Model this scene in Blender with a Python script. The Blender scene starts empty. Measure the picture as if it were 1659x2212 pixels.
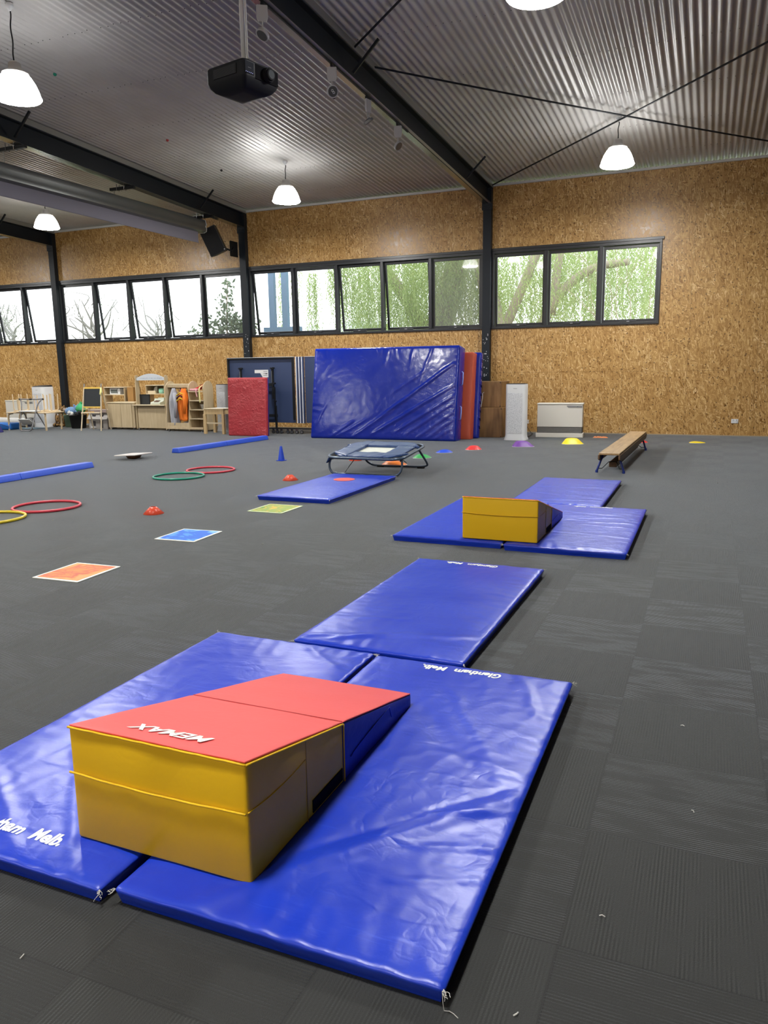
import bpy, bmesh, math, random
from math import sin, cos, pi, radians as R_, exp, sqrt
from mathutils import Vector, Matrix, noise, Euler

C = bpy.context.scene.collection
S = bpy.context.scene
# ------------------------------------------------------------------ camera
cam_d = bpy.data.cameras.new('camera'); cam = bpy.data.objects.new('camera', cam_d); C.objects.link(cam)
cam_d.sensor_fit = 'VERTICAL'; cam_d.sensor_height = 36.0
cam_d.lens = 1658.0 / 2212.0 * 36.0
cam_d.clip_start = .02; cam_d.clip_end = 300
M = Matrix(((0.922343, -0.058695, 0.381889, 0), (0.386143, 0.1741, -0.90586, 0), (-0.013318, 0.982977, 0.183244, 1.355), (0, 0, 0, 1)))
cam.matrix_world = M
S.camera = cam
# ------------------------------------------------------------------ world / exposure
S.view_settings.view_transform = 'Standard'; S.view_settings.look = 'None'
S.view_settings.gamma = 1.0; S.view_settings.exposure = 0.66
try: S.view_settings.use_curve_mapping = False
except Exception: pass
W = bpy.data.worlds.new('overcast_sky'); S.world = W; W.use_nodes = True
wn = W.node_tree; wb = wn.nodes['Background']
SKY = 2.6; LAMP = 15.0; LENS = 195.0
wb.inputs[0].default_value = (.92, .96, 1.0, 1); wb.inputs[1].default_value = SKY

YW = 16.136          # inner face of the back wall
SL = -0.04365        # fall of the roof towards the back wall
def zc(y): return 5.043 + SL * (y - YW)

# ------------------------------------------------------------------ materials
MATS = {}
def mat(name, col, rough=.6, metal=0.0, spec=.5, coat=0.0, sheen=0.0, emis=None, es=0.0):
    if name in MATS: return MATS[name]
    m = bpy.data.materials.new(name); m.use_nodes = True
    b = m.node_tree.nodes['Principled BSDF']
    b.inputs['Base Color'].default_value = (*col, 1)
    b.inputs['Roughness'].default_value = rough; b.inputs['Metallic'].default_value = metal
    b.inputs['Specular IOR Level'].default_value = spec
    b.inputs['Coat Weight'].default_value = coat
    b.inputs['Sheen Weight'].default_value = sheen
    if emis: b.inputs['Emission Color'].default_value = (*emis, 1); b.inputs['Emission Strength'].default_value = es
    MATS[name] = m
    return m
class NT:
    def __init__(s, m): s.t = m.node_tree; s.b = s.t.nodes['Principled BSDF']
    def n(s, typ, **kw):
        x = s.t.nodes.new(typ)
        for k, v in kw.items():
            if k.startswith('i_'): x.inputs[k[2:].replace('_', ' ')].default_value = v
            else: setattr(x, k, v)
        return x
    def l(s, a, b): s.t.links.new(a, b)
    def math(s, op, a, b=None, c=None, clamp=False):
        x = s.t.nodes.new('ShaderNodeMath'); x.operation = op; x.use_clamp = clamp
        for i, v in enumerate((a, b, c)):
            if v is None: continue
            if isinstance(v, (int, float)): x.inputs[i].default_value = v
            else: s.l(v, x.inputs[i])
        return x.outputs[0]
    def mix(s, f, a, b, typ='MIX'):
        x = s.t.nodes.new('ShaderNodeMix'); x.data_type = 'RGBA'; x.blend_type = typ
        for i, v in ((0, f), (6, a), (7, b)):
            if isinstance(v, (int, float)): x.inputs[i].default_value = v
            elif isinstance(v, tuple): x.inputs[i].default_value = (*v, 1) if len(v) == 3 else v
            else: s.l(v, x.inputs[i])
        return x.outputs[2]
    def ramp(s, f, stops, interp='LINEAR'):
        x = s.t.nodes.new('ShaderNodeValToRGB'); r = x.color_ramp; r.interpolation = interp
        while len(r.elements) < len(stops): r.elements.new(.5)
        for e, (p, c) in zip(r.elements, stops):
            e.position = p; e.color = (*c, 1) if len(c) == 3 else c
        s.l(f, x.inputs[0]); return x.outputs[0]
    def bump(s, h, dist, strength=1.0, prev=None):
        x = s.t.nodes.new('ShaderNodeBump'); x.inputs['Strength'].default_value = strength
        x.inputs['Distance'].default_value = dist; s.l(h, x.inputs['Height'])
        if prev: s.l(prev, x.inputs['Normal'])
        return x.outputs[0]

# carpet: half-metre tiles laid quarter-turned
def make_carpet():
    m = mat('charcoal_carpet_tile', (.04, .04, .04), .75, spec=.35); t = NT(m)
    co = t.n('ShaderNodeTexCoord').outputs['Object']
    sep = t.n('ShaderNodeSeparateXYZ'); t.l(co, sep.inputs[0])
    X = t.math('MULTIPLY', t.math('SUBTRACT', sep.outputs[0], .245), 2.0)
    Y = t.math('MULTIPLY', t.math('SUBTRACT', sep.outputs[1], 1.636), 2.0)
    ix = t.math('FLOOR', X); iy = t.math('FLOOR', Y)
    fx = t.math('SUBTRACT', X, ix); fy = t.math('SUBTRACT', Y, iy)
    par = t.math('FLOORED_MODULO', t.math('ADD', ix, iy), 2.0)     # 0/1
    par = t.math('GREATER_THAN', par, .5)
    cid = t.n('ShaderNodeCombineXYZ'); t.l(ix, cid.inputs[0]); t.l(iy, cid.inputs[1])
    wn_ = t.n('ShaderNodeTexWhiteNoise', noise_dimensions='3D'); t.l(cid.outputs[0], wn_.inputs[0])
    rnd = wn_.outputs[0]
    # ribs along u, varying across v
    u = t.n('ShaderNodeMix', data_type='FLOAT'); t.l(par, u.inputs[0]); t.l(sep.outputs[0], u.inputs[2]); t.l(sep.outputs[1], u.inputs[3])
    v = t.n('ShaderNodeMix', data_type='FLOAT'); t.l(par, v.inputs[0]); t.l(sep.outputs[1], v.inputs[2]); t.l(sep.outputs[0], v.inputs[3])
    # par==1 : v = x  (ribs run in y);  par==0 : v = y
    rib = t.math('SINE', t.math('MULTIPLY', v.outputs[0], 2 * pi / .0098))
    # blocks of raised / flat pile
    bc = t.n('ShaderNodeCombineXYZ')
    t.l(t.math('MULTIPLY', v.outputs[0], 26.0), bc.inputs[0]); t.l(t.math('MULTIPLY', u.outputs[0], 5.0), bc.inputs[1]); t.l(rnd, bc.inputs[2])
    bn = t.n('ShaderNodeTexNoise', noise_dimensions='3D', i_Scale=1.0, i_Detail=1.0); t.l(bc.outputs[0], bn.inputs['Vector'])
    blk = t.math('MULTIPLY', t.math('SUBTRACT', bn.outputs[0], .38), 5.0, clamp=True)
    fine = t.n('ShaderNodeTexNoise', i_Scale=330.0, i_Detail=2.0); t.l(co, fine.inputs['Vector'])
    h = t.math('ADD', t.math('MULTIPLY', rib, t.math('ADD', t.math('MULTIPLY', blk, .8), .15)), t.math('MULTIPLY', fine.outputs[0], 2.2))
    # seams
    def edge(f): return t.math('MINIMUM', f, t.math('SUBTRACT', 1.0, f))
    e = t.math('MINIMUM', edge(fx), edge(fy))
    seam = t.math('LESS_THAN', e, .006)
    h = t.math('SUBTRACT', h, t.math('MULTIPLY', seam, 2.5))
    t.l(t.bump(h, .0016, .42), t.b.inputs['Normal'])
    big = t.n('ShaderNodeTexNoise', i_Scale=.9, i_Detail=3.0); t.l(co, big.inputs['Vector'])
    val = t.math('ADD', t.math('MULTIPLY', rnd, .20), .76)
    val = t.math('ADD', val, t.math('MULTIPLY', par, .07))
    val = t.math('ADD', val, t.math('MULTIPLY', t.math('SUBTRACT', big.outputs[0], .5), .35))
    val = t.math('ADD', val, t.math('MULTIPLY', t.math('SUBTRACT', fine.outputs[0], .5), .6))
    val = t.math('ADD', val, t.math('MULTIPLY', t.math('MULTIPLY', rib, blk), .10))
    val = t.math('SUBTRACT', val, t.math('MULTIPLY', seam, .35))
    # two rows of a darker carpet against the back wall
    dk = t.math('GREATER_THAN', t.math('ADD', iy, t.math('MULTIPLY', t.math('GREATER_THAN', rnd, .55), 1.0)), 25.5)
    val = t.math('MULTIPLY', val, t.math('SUBTRACT', 1.0, t.math('MULTIPLY', dk, .6)))
    cm = t.n('ShaderNodeCombineXYZ')
    t.l(t.math('MULTIPLY', val, .0275), cm.inputs[0]); t.l(t.math('MULTIPLY', val, .0288), cm.inputs[1]); t.l(t.math('MULTIPLY', val, .0272), cm.inputs[2])
    t.l(cm.outputs[0], t.b.inputs['Base Color'])
    t.b.inputs['Sheen Weight'].default_value = .75; t.b.inputs['Sheen Roughness'].default_value = .3
    t.b.inputs['Sheen Tint'].default_value = (.8, .9, 1, 1)
    return m

def make_osb():
    m = mat('oriented_strand_board', (.4, .24, .1), .42, spec=.45); t = NT(m)
    co = t.n('ShaderNodeTexCoord').outputs['Object']
    sep = t.n('ShaderNodeSeparateXYZ'); t.l(co, sep.inputs[0])
    base = t.n('ShaderNodeCombineXYZ')
    t.l(t.math('ADD', sep.outputs[0], sep.outputs[1]), base.inputs[0]); t.l(sep.outputs[2], base.inputs[1])
    wob = t.n('ShaderNodeTexNoise', i_Scale=9.0, i_Detail=2.0); t.l(base.outputs[0], wob.inputs['Vector'])
    dv = t.n('ShaderNodeVectorMath', operation='MULTIPLY_ADD'); t.l(wob.outputs[1], dv.inputs[0]); dv.inputs[1].default_value = (.06, .06, 0); t.l(base.outputs[0], dv.inputs[2])
    P = dv.outputs[0]
    def layer(ang, off, sx=44.0, sy=7.2):
        mp = t.n('ShaderNodeMapping'); mp.inputs['Location'].default_value = (off, off * 1.7, 0)
        mp.inputs['Rotation'].default_value = (0, 0, ang); mp.inputs['Scale'].default_value = (1, 1, 1)
        t.l(P, mp.inputs[0])
        sc = t.n('ShaderNodeVectorMath', operation='MULTIPLY'); t.l(mp.outputs[0], sc.inputs[0]); sc.inputs[1].default_value = (sx, sy, 1)
        v = t.n('ShaderNodeTexVoronoi', voronoi_dimensions='2D', i_Scale=1.0); t.l(sc.outputs[0], v.inputs['Vector'])
        s2 = t.n('ShaderNodeSeparateColor'); t.l(v.outputs['Color'], s2.inputs[0])
        return s2.outputs[0], s2.outputs[1], v.outputs['Distance']
    A = layer(.15, 3.1); B = layer(.75, 11.3, 50, 8.5); D = layer(-.6, 7.7, 48, 8); E_ = layer(-1.35, 19.0, 60, 11); F = layer(-.12, 27.0, 85, 12)
    def over(val, L, thr):
        f = t.math('GREATER_THAN', L[1], thr)
        x = t.n('ShaderNodeMix', data_type='FLOAT'); t.l(f, x.inputs[0]); t.l(val, x.inputs[2]); t.l(L[0], x.inputs[3]); return x.outputs[0]
    val = over(A[0], B, .55); val = over(val, D, .6); val = over(val, E_, .78); val = over(val, F, .62)
    fn = t.n('ShaderNodeTexNoise', i_Scale=60.0, i_Detail=3.0); t.l(P, fn.inputs['Vector'])
    big = t.n('ShaderNodeTexNoise', i_Scale=1.3, i_Detail=3.0); t.l(base.outputs[0], big.inputs['Vector'])
    v2 = t.math('ADD', t.math('MULTIPLY', val, .82), t.math('MULTIPLY', fn.outputs[0], .3))
    v2 = t.math('ADD', v2, t.math('MULTIPLY', t.math('SUBTRACT', big.outputs[0], .5), .28))
    col = t.ramp(v2, [(0.0, (.14, .060, .014)), (.12, (.26, .13, .034)), (.32, (.39, .212, .062)), (.66, (.49, .283, .092)), (.88, (.61, .39, .155)), (1.0, (.74, .54, .28))])
    # small dark chips
    ch = t.n('ShaderNodeTexVoronoi', voronoi_dimensions='2D', i_Scale=13.0); t.l(P, ch.inputs['Vector'])
    chs = t.n('ShaderNodeSeparateColor'); t.l(ch.outputs['Color'], chs.inputs[0])
    dark = t.math('MULTIPLY', t.math('LESS_THAN', ch.outputs['Distance'], .16), t.math('GREATER_THAN', chs.outputs[0], .72))
    col = t.mix(t.math('MULTIPLY', dark, .75), col, (.09, .04, .012))
    # panel joints
    def joint(c, per, off):
        q = t.math('DIVIDE', t.math('SUBTRACT', c, off), per); fr = t.math('SUBTRACT', q, t.math('FLOOR', q))
        return t.math('LESS_THAN', fr, .004 / per)
    j = t.math('MAXIMUM', joint(sep.outputs[0], 1.2, -.427), joint(sep.outputs[2], 2.44, 1.24))
    col = t.mix(t.math('MULTIPLY', j, .7), col, (.07, .035, .012))
    t.l(col, t.b.inputs['Base Color'])
    t.l(t.bump(v2, .0025, .55), t.b.inputs['Normal'])
    t.l(t.math('ADD', t.math('MULTIPLY', val, .22), .27), t.b.inputs['Roughness'])
    return m

def vinyl(name, col, col2, rough=.33, bscale=7.0, bd=.004, scratch=.5, crease=.0008):
    m = mat(name, col, rough, spec=.5); t = NT(m)
    co = t.n('ShaderNodeTexCoord').outputs['Object']
    mp = t.n('ShaderNodeMapping'); mp.inputs['Scale'].default_value = (1, 1.9, 1); mp.inputs['Rotation'].default_value = (0, 0, .5); t.l(co, mp.inputs[0])
    n1 = t.n('ShaderNodeTexNoise', i_Scale=bscale, i_Detail=4.0, i_Roughness=.55, i_Distortion=.8); t.l(mp.outputs[0], n1.inputs['Vector'])
    n1.noise_type = 'RIDGED_MULTIFRACTAL' if hasattr(n1, 'noise_type') else n1.noise_type
    n2 = t.n('ShaderNodeTexNoise', i_Scale=3.0, i_Detail=5.0); t.l(co, n2.inputs['Vector'])
    n3 = t.n('ShaderNodeTexNoise', i_Scale=60.0, i_Detail=3.0); t.l(co, n3.inputs['Vector'])
    nb = t.bump(n1.outputs[0], bd * .4, .5); nb = t.bump(n3.outputs[0], .0006, .5, nb)
    wv = t.n('ShaderNodeTexNoise', i_Scale=5.0, i_Detail=2.0); t.l(co, wv.inputs['Vector'])
    wm = t.n('ShaderNodeVectorMath', operation='MULTIPLY_ADD'); t.l(wv.outputs[1], wm.inputs[0]); wm.inputs[1].default_value = (.25, .25, .25); t.l(co, wm.inputs[2])
    cr = t.n('ShaderNodeTexVoronoi', feature='DISTANCE_TO_EDGE', i_Scale=7.0); t.l(wm.outputs[0], cr.inputs['Vector'])
    cm_ = t.math('MULTIPLY', cr.outputs[0], 9.0, clamp=True)
    cr2 = t.n('ShaderNodeTexVoronoi', feature='DISTANCE_TO_EDGE', i_Scale=19.0); t.l(wm.outputs[0], cr2.inputs['Vector'])
    cm2 = t.math('MULTIPLY', cr2.outputs[0], 6.0, clamp=True)
    msk = t.math('MULTIPLY', t.math('SUBTRACT', n2.outputs[0], .42), 6.0, clamp=True)
    nb = t.bump(t.math('MULTIPLY', t.math('ADD', cm_, t.math('MULTIPLY', cm2, .5)), msk), crease, .45, nb)
    t.l(nb, t.b.inputs['Normal'])
    # scuffs: thin stretched noise in two directions
    sc = None
    for ang in (.4, 1.5, -.7):
        m2 = t.n('ShaderNodeMapping'); m2.inputs['Rotation'].default_value = (0, 0, ang); m2.inputs['Scale'].default_value = (3.5, 60, 3.5); t.l(co, m2.inputs[0])
        ns = t.n('ShaderNodeTexNoise', i_Scale=1.0, i_Detail=2.0, i_Distortion=.5); t.l(m2.outputs[0], ns.inputs['Vector'])
        q = t.math('MULTIPLY', t.math('SUBTRACT', ns.outputs[0], .66), 9.0, clamp=True)
        sc = q if sc is None else t.math('MAXIMUM', sc, q)
    f = t.math('MULTIPLY', sc, scratch)
    f = t.math('ADD', f, t.math('MULTIPLY', t.math('SUBTRACT', n2.outputs[0], .35), .6), clamp=True)
    t.l(t.mix(f, tuple(col), tuple(col2)), t.b.inputs['Base Color'])
    t.l(t.math('ADD', t.math('MULTIPLY', n2.outputs[0], .16), rough - .08), t.b.inputs['Roughness'])
    return m

def woodmat(name, a, b, scale=6.0, axis='X', rough=.45, stretch=14.0):
    m = mat(name, a, rough); t = NT(m)
    co = t.n('ShaderNodeTexCoord').outputs['Object']
    mp = t.n('ShaderNodeMapping'); s = {'X': (1, stretch, stretch), 'Y': (stretch, 1, stretch), 'Z': (stretch, stretch, 1)}[axis]
    mp.inputs['Scale'].default_value = s; t.l(co, mp.inputs[0])
    n = t.n('ShaderNodeTexNoise', i_Scale=scale * .35, i_Detail=5.0, i_Distortion=.7); t.l(mp.outputs[0], n.inputs['Vector'])
    n2 = t.n('ShaderNodeTexNoise', i_Scale=4.0, i_Detail=4.0); t.l(co, n2.inputs['Vector'])
    f = t.math('ADD', t.math('MULTIPLY', n.outputs[0], .8), t.math('MULTIPLY', n2.outputs[0], .25))
    t.l(t.ramp(f, [(.32, a), (.72, b)]), t.b.inputs['Base Color'])
    return m

def metalroof():
    m = mat('ribbed_galvanised_steel', (.42, .41, .40), .45, metal=.12, spec=.6); t = NT(m)
    co = t.n('ShaderNodeTexCoord').outputs['Object']
    n = t.n('ShaderNodeTexNoise', i_Scale=1.5, i_Detail=4.0); t.l(co, n.inputs['Vector'])
    t.l(t.ramp(n.outputs[0], [(.3, (.47, .465, .465)), (.7, (.57, .565, .56))]), t.b.inputs['Base Color'])
    t.l(t.math('ADD', t.math('MULTIPLY', n.outputs[0], .2), .33), t.b.inputs['Roughness'])
    return m

m_carpet = make_carpet(); m_osb = make_osb(); m_roof = metalroof()
m_flash = mat('galvanised_flashing', (.40, .40, .38), .42, metal=.7)
m_under = mat('bare_steel_flange', (.34, .35, .33), .22, metal=.9)
m_steel = mat('charcoal_painted_steel', (.009, .013, .019), .5, spec=.35)
m_frame = mat('black_window_aluminium', (.018, .020, .024), .35)
m_white = mat('white_painted_trim', (.62, .62, .60), .5)
m_black = mat('black_plastic', (.009, .010, .012), .5, spec=.3)
m_dkgrey = mat('dark_grey_plastic', (.035, .037, .042), .45)
m_grey = mat('grey_metal', (.30, .31, .32), .4, metal=.6)
m_chrome = mat('chrome', (.6, .6, .62), .2, metal=1.0)
m_whitep = mat('white_plastic', (.72, .74, .76), .4)
m_cream = mat('cream_enamel', (.68, .66, .60), .4)
m_blue = vinyl('royal_blue_vinyl', (.006, .034, .46), (.032, .082, .60), .33, 9.0, .006)
m_blue_n = vinyl('navy_edge_vinyl', (.006, .014, .22), (.02, .035, .34), .33, 9.0, .004)
m_bluec = vinyl('crash_mat_vinyl', (.004, .018, .27), (.012, .034, .35), .19, 4.0, .006, .25)
m_red = vinyl('red_vinyl', (.70, .075, .07), (.78, .13, .11), .5, 9.0, .002, .12, crease=.0004)
m_redm = vinyl('red_mat_vinyl', (.42, .040, .052), (.58, .12, .12), .33, 16.0, .045, .25, crease=.006)
m_redo = vinyl('faded_red_vinyl', (.46, .07, .03), (.55, .11, .05), .5, 9.0, .003, .15)
m_yel = vinyl('yellow_vinyl', (.74, .45, .012), (.80, .52, .02), .44, 5.0, .003, .10, crease=.0006)
m_yel.node_tree.nodes['Principled BSDF'].inputs['Specular IOR Level'].default_value = .25
m_lblue = vinyl('sky_blue_beam_vinyl', (.03, .085, .55), (.06, .14, .65), .42, 12.0, .002, .2)
m_birch = woodmat('birch_ply', (.48, .37, .22), (.60, .49, .32), 6, 'Z')
m_birchl = woodmat('pale_birch_edge', (.62, .51, .34), (.70, .60, .42), 6, 'X')
m_pine = woodmat('pine_wood', (.52, .36, .17), (.66, .49, .27), 5, 'Z')
m_brown = woodmat('stained_plywood', (.11, .05, .018), (.30, .165, .065), 3.0, 'Z', .4, 9.0)
m_bench = woodmat('worn_bench_timber', (.24, .145, .06), (.42, .275, .125), 5, 'Y', .45)
m_benchd = woodmat('dark_bench_side', (.09, .045, .02), (.15, .08, .035), 5, 'Y', .5)
m_board = mat('chalkboard_slate', (.018, .022, .026), .6)

# ------------------------------------------------------------------ mesh helpers
class MB:
    def __init__(s): s.v = []; s.f = []
    def add(s, vs, fs):
        o = len(s.v); s.v += [tuple(v) for v in vs]; s.f += [tuple(i + o for i in f) for f in fs]; return s
    def box(s, x0, x1, y0, y1, z0, z1, M=None):
        v = [Vector((x, y, z)) for x in (x0, x1) for y in (y0, y1) for z in (z0, z1)]
        if M: v = [M @ p for p in v]
        return s.add(v, [(0, 1, 3, 2), (4, 6, 7, 5), (0, 4, 5, 1), (2, 3, 7, 6), (0, 2, 6, 4), (1, 5, 7, 3)])
    def cyl(s, p0, p1, r0, r1=None, n=12, cap=True):
        p0 = Vector(p0); p1 = Vector(p1); r1 = r0 if r1 is None else r1
        d = (p1 - p0).normalized(); a = d.orthogonal().normalized(); b = d.cross(a)
        vs = [p0 + (a * cos(2 * pi * i / n) + b * sin(2 * pi * i / n)) * r0 for i in range(n)] + [p1 + (a * cos(2 * pi * i / n) + b * sin(2 * pi * i / n)) * r1 for i in range(n)]
        fs = [(i, (i + 1) % n, n + (i + 1) % n, n + i) for i in range(n)]
        if cap: fs += [tuple(range(n - 1, -1, -1)), tuple(range(n, 2 * n))]
        return s.add(vs, fs)
    def tube(s, pts, r, n=8, closed=False, cap=True):
        P = [Vector(p) for p in pts]; k = len(P); rings = []; a = None
        for i in range(k):
            if closed: d = P[(i + 1) % k] - P[i - 1]
            else: d = P[min(i + 1, k - 1)] - P[max(i - 1, 0)]
            d.normalize()
            a = d.orthogonal().normalized() if a is None else (a - d * a.dot(d)).normalized()
            b = d.cross(a); rr = r[i] if isinstance(r, (list, tuple)) else r
            rings.append([P[i] + (a * cos(2 * pi * j / n) + b * sin(2 * pi * j / n)) * rr for j in range(n)])
        vs = [v for q in rings for v in q]; fs = []
        for i in range(k if closed else k - 1):
            i2 = (i + 1) % k
            for j in range(n): fs.append((i * n + j, i * n + (j + 1) % n, i2 * n + (j + 1) % n, i2 * n + j))
        if not closed and cap: fs += [tuple(range(n - 1, -1, -1)), tuple((k - 1) * n + j for j in range(n))]
        return s.add(vs, fs)
    def lathe(s, prof, c=(0, 0, 0), n=24, M=None, sx=1, sy=1):
        vs = []
        for r, z in prof:
            for j in range(n):
                p = Vector((c[0] + r * cos(2 * pi * j / n) * sx, c[1] + r * sin(2 * pi * j / n) * sy, c[2] + z)); vs.append(M @ p if M else p)
        k = len(prof); fs = [(i * n + j, i * n + (j + 1) % n, (i + 1) * n + (j + 1) % n, (i + 1) * n + j) for i in range(k - 1) for j in range(n)]
        if prof[0][0] > 1e-4: fs.append(tuple(range(n - 1, -1, -1)))
        if prof[-1][0] > 1e-4: fs.append(tuple((k - 1) * n + j for j in range(n)))
        return s.add(vs, fs)
    def prism(s, poly, x0, x1, axes='yz'):
        # polygon in the given plane extruded along the remaining axis
        def mk(a, b, c): return {'yz': (c, a, b), 'xz': (a, c, b), 'xy': (a, b, c)}[axes]
        n = len(poly); vs = [mk(a, b, x0) for a, b in poly] + [mk(a, b, x1) for a, b in poly]
        return s.add(vs, [tuple(range(n - 1, -1, -1)), tuple(range(n, 2 * n))] + [(i, (i + 1) % n, n + (i + 1) % n, n + i) for i in range(n)])
    def build(s, name, m, parent=None, smooth=False, bevel=0, seg=2, loc=None, rz=0, sub=0):
        me = bpy.data.meshes.new(name); me.from_pydata(s.v, [], s.f)
        bm = bmesh.new(); bm.from_mesh(me); bmesh.ops.recalc_face_normals(bm, faces=bm.faces); bm.to_mesh(me); bm.free()
        me.materials.append(m)
        o = bpy.data.objects.new(name, me); C.objects.link(o)
        if smooth:
            for p in me.polygons: p.use_smooth = True
        if bevel:
            b = o.modifiers.new('bevel', 'BEVEL'); b.width = bevel; b.segments = seg; b.limit_method = 'ANGLE'; b.angle_limit = R_(35)
        if sub:
            b = o.modifiers.new('sub', 'SUBSURF'); b.levels = sub; b.render_levels = sub
        if parent: o.parent = parent
        if loc is not None: o.location = loc
        if rz: o.rotation_euler = (0, 0, rz)
        return o
def auto_smooth(o, ang=40):
    for p in o.data.polygons: p.use_smooth = True
    bm = bmesh.new(); bm.from_mesh(o.data)
    for e in bm.edges:
        if len(e.link_faces) == 2 and e.calc_face_angle(0) > R_(ang): e.smooth = False
    bm.to_mesh(o.data); bm.free()
def tag(o, label=None, cat=None, group=None, kind=None):
    if label: o['label'] = label
    if cat: o['category'] = cat
    if group: o['group'] = group
    if kind: o['kind'] = kind
    return o
def empty(name, loc=(0, 0, 0), rz=0, label=None, cat=None, group=None, kind=None, parent=None):
    o = bpy.data.objects.new(name, None); C.objects.link(o); o.location = loc; o.rotation_euler = (0, 0, rz); o.empty_display_size = .1
    if parent: o.parent = parent
    return tag(o, label, cat, group, kind)
def copy_tree(o, parent=None):
    c = o.copy(); C.objects.link(c)
    if parent: c.parent = parent
    for ch in [x for x in bpy.data.objects if x.parent == o]: copy_tree(ch, c)
    return c

def axis_pts(L, r, res):
    h = L / 2; e = [-h, -h + r * .35, -h + r]
    n = max(1, int(round((L - 2 * r) / res)))
    mid = [-h + r + (L - 2 * r) * i / n for i in range(1, n)]
    return e + mid + [h - r, h - r * .35, h]
def pad(w, d, h, r, res, fn=None):
    """closed rounded slab, base at z=0; fn(p, n) returns a displaced point"""
    X, Y, Z = axis_pts(w, r, res), axis_pts(d, r, res), axis_pts(h, min(r, h * .45), max(res, h))
    idx = {}; vs = []; fs = []
    hw, hd, hh = w / 2, d / 2, h / 2
    def V(x, y, z):
        k = (round(x, 5), round(y, 5), round(z, 5))
        if k in idx: return idx[k]
        c = Vector((max(-hw + r, min(hw - r, x)), max(-hd + r, min(hd - r, y)), max(-hh + min(r, hh), min(hh - min(r, hh), z))))
        p = Vector((x, y, z)); q = p - c
        n = q.normalized() if q.length > 1e-7 else Vector((0, 0, 1))
        rr = min(r, hh)
        p = c + n * rr if q.length > 1e-7 else p
        p.z += hh
        if fn: p = fn(p, n)
        idx[k] = len(vs); vs.append(tuple(p)); return idx[k]
    def grid(A, B, mk, flip):
        for i in range(len(A) - 1):
            for j in range(len(B) - 1):
                q = (mk(A[i], B[j]), mk(A[i + 1], B[j]), mk(A[i + 1], B[j + 1]), mk(A[i], B[j + 1]))
                fs.append(q[::-1] if flip else q)
    grid(X, Y, lambda a, b: V(a, b, hh), False); grid(X, Y, lambda a, b: V(a, b, -hh), True)
    grid(X, Z, lambda a, b: V(a, -hd, b), False); grid(X, Z, lambda a, b: V(a, hd, b), True)
    grid(Y, Z, lambda a, b: V(-hw, a, b), True); grid(Y, Z, lambda a, b: V(hw, a, b), False)
    m = MB(); m.v = vs; m.f = fs; return m

def fold(x, y, a, b, wdt, amp):
    ax, ay = a; bx, by = b; dx, dy = bx - ax, by - ay; L = sqrt(dx * dx + dy * dy)
    t = ((x - ax) * dx + (y - ay) * dy) / (L * L); s = ((x - ax) * dy - (y - ay) * dx) / L
    if t < -.1 or t > 1.1: return 0
    w = max(0, min(1, (t + .1) / .2)) * max(0, min(1, (1.1 - t) / .2))
    s += .012 * noise.noise(Vector((t * 4, a[0] * 9, 0)))
    return amp * w * exp(-(s / wdt) ** 2)
def mat_h(x, y, w, d, seed, amp=1.0, folds=()):
    e = min(x + w / 2, w / 2 - x); f = min(y + d / 2, d / 2 - y); ed = max(0, min(e, f))
    n = noise.noise(Vector((x * 2.2, y * 2.2, seed))) * .0022
    # puckers running in from the seams
    if f < e: q = noise.noise(Vector((x * 22 + y * 4, y * 2.5, seed + 3)))
    else: q = noise.noise(Vector((x * 2.5, y * 22 + x * 4, seed + 5)))
    n += q * .006 * exp(-ed / .11)
    g = noise.noise(Vector((x * 3 + y * 2, y * 14 - x * 3, seed + 8)))
    n += (abs(g) ** .6) * -.0014
    g2 = noise.noise(Vector((x * 9 - y * 5, y * 5 + x * 6, seed + 18)))
    n += (1 - abs(g2)) ** 6 * .0014
    n += .006 * (1 - exp(-ed / .08))
    for F_ in folds: n += fold(x, y, *F_)
    return n * amp * (1 - exp(-ed / .012))

def text_mesh(body, size, parent, m, M, hfn=None, name='lettering', shear=0, bold=0, space=1.0, sx=1.0):
    cu = bpy.data.curves.new('lettering', 'FONT'); cu.body = body; cu.size = size; cu.shear = shear; cu.offset = bold; cu.align_x = 'CENTER'
    cu.space_character = space; cu.resolution_u = 3
    to = bpy.data.objects.new('tmp', cu); C.objects.link(to)
    dg = bpy.context.evaluated_depsgraph_get(); dg.update()
    me = bpy.data.meshes.new_from_object(to.evaluated_get(dg)); bpy.data.objects.remove(to)
    bm = bmesh.new(); bm.from_mesh(me)
    bmesh.ops.triangulate(bm, faces=bm.faces)
    if hfn:
        for _ in range(2):
            es = [e for e in bm.edges if e.calc_length() > size * .12]
            if es: bmesh.ops.subdivide_edges(bm, edges=es, cuts=1)
            bmesh.ops.triangulate(bm, faces=bm.faces)
    for v in bm.verts:
        v.co.x *= sx
        p = M @ v.co
        if hfn: p = Vector((p.x, p.y, hfn(p.x, p.y) + .0012))
        v.co = p
    bm.to_mesh(me); bm.free()
    me.name = name; me.materials.clear(); me.materials.append(m)
    o = bpy.data.objects.new(name, me); C.objects.link(o); o.parent = parent
    return o
m_ink = mat('white_screen_print', (.78, .80, .74), .55)
m_thread = mat('cotton_thread', (.55, .55, .52), .8)

# ================================================================== ROOM SHELL
fl = MB().box(-27.9, 3.2, -6, YW + .15, -.1, 0).build('floor', m_carpet); tag(fl, kind='structure')

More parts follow.
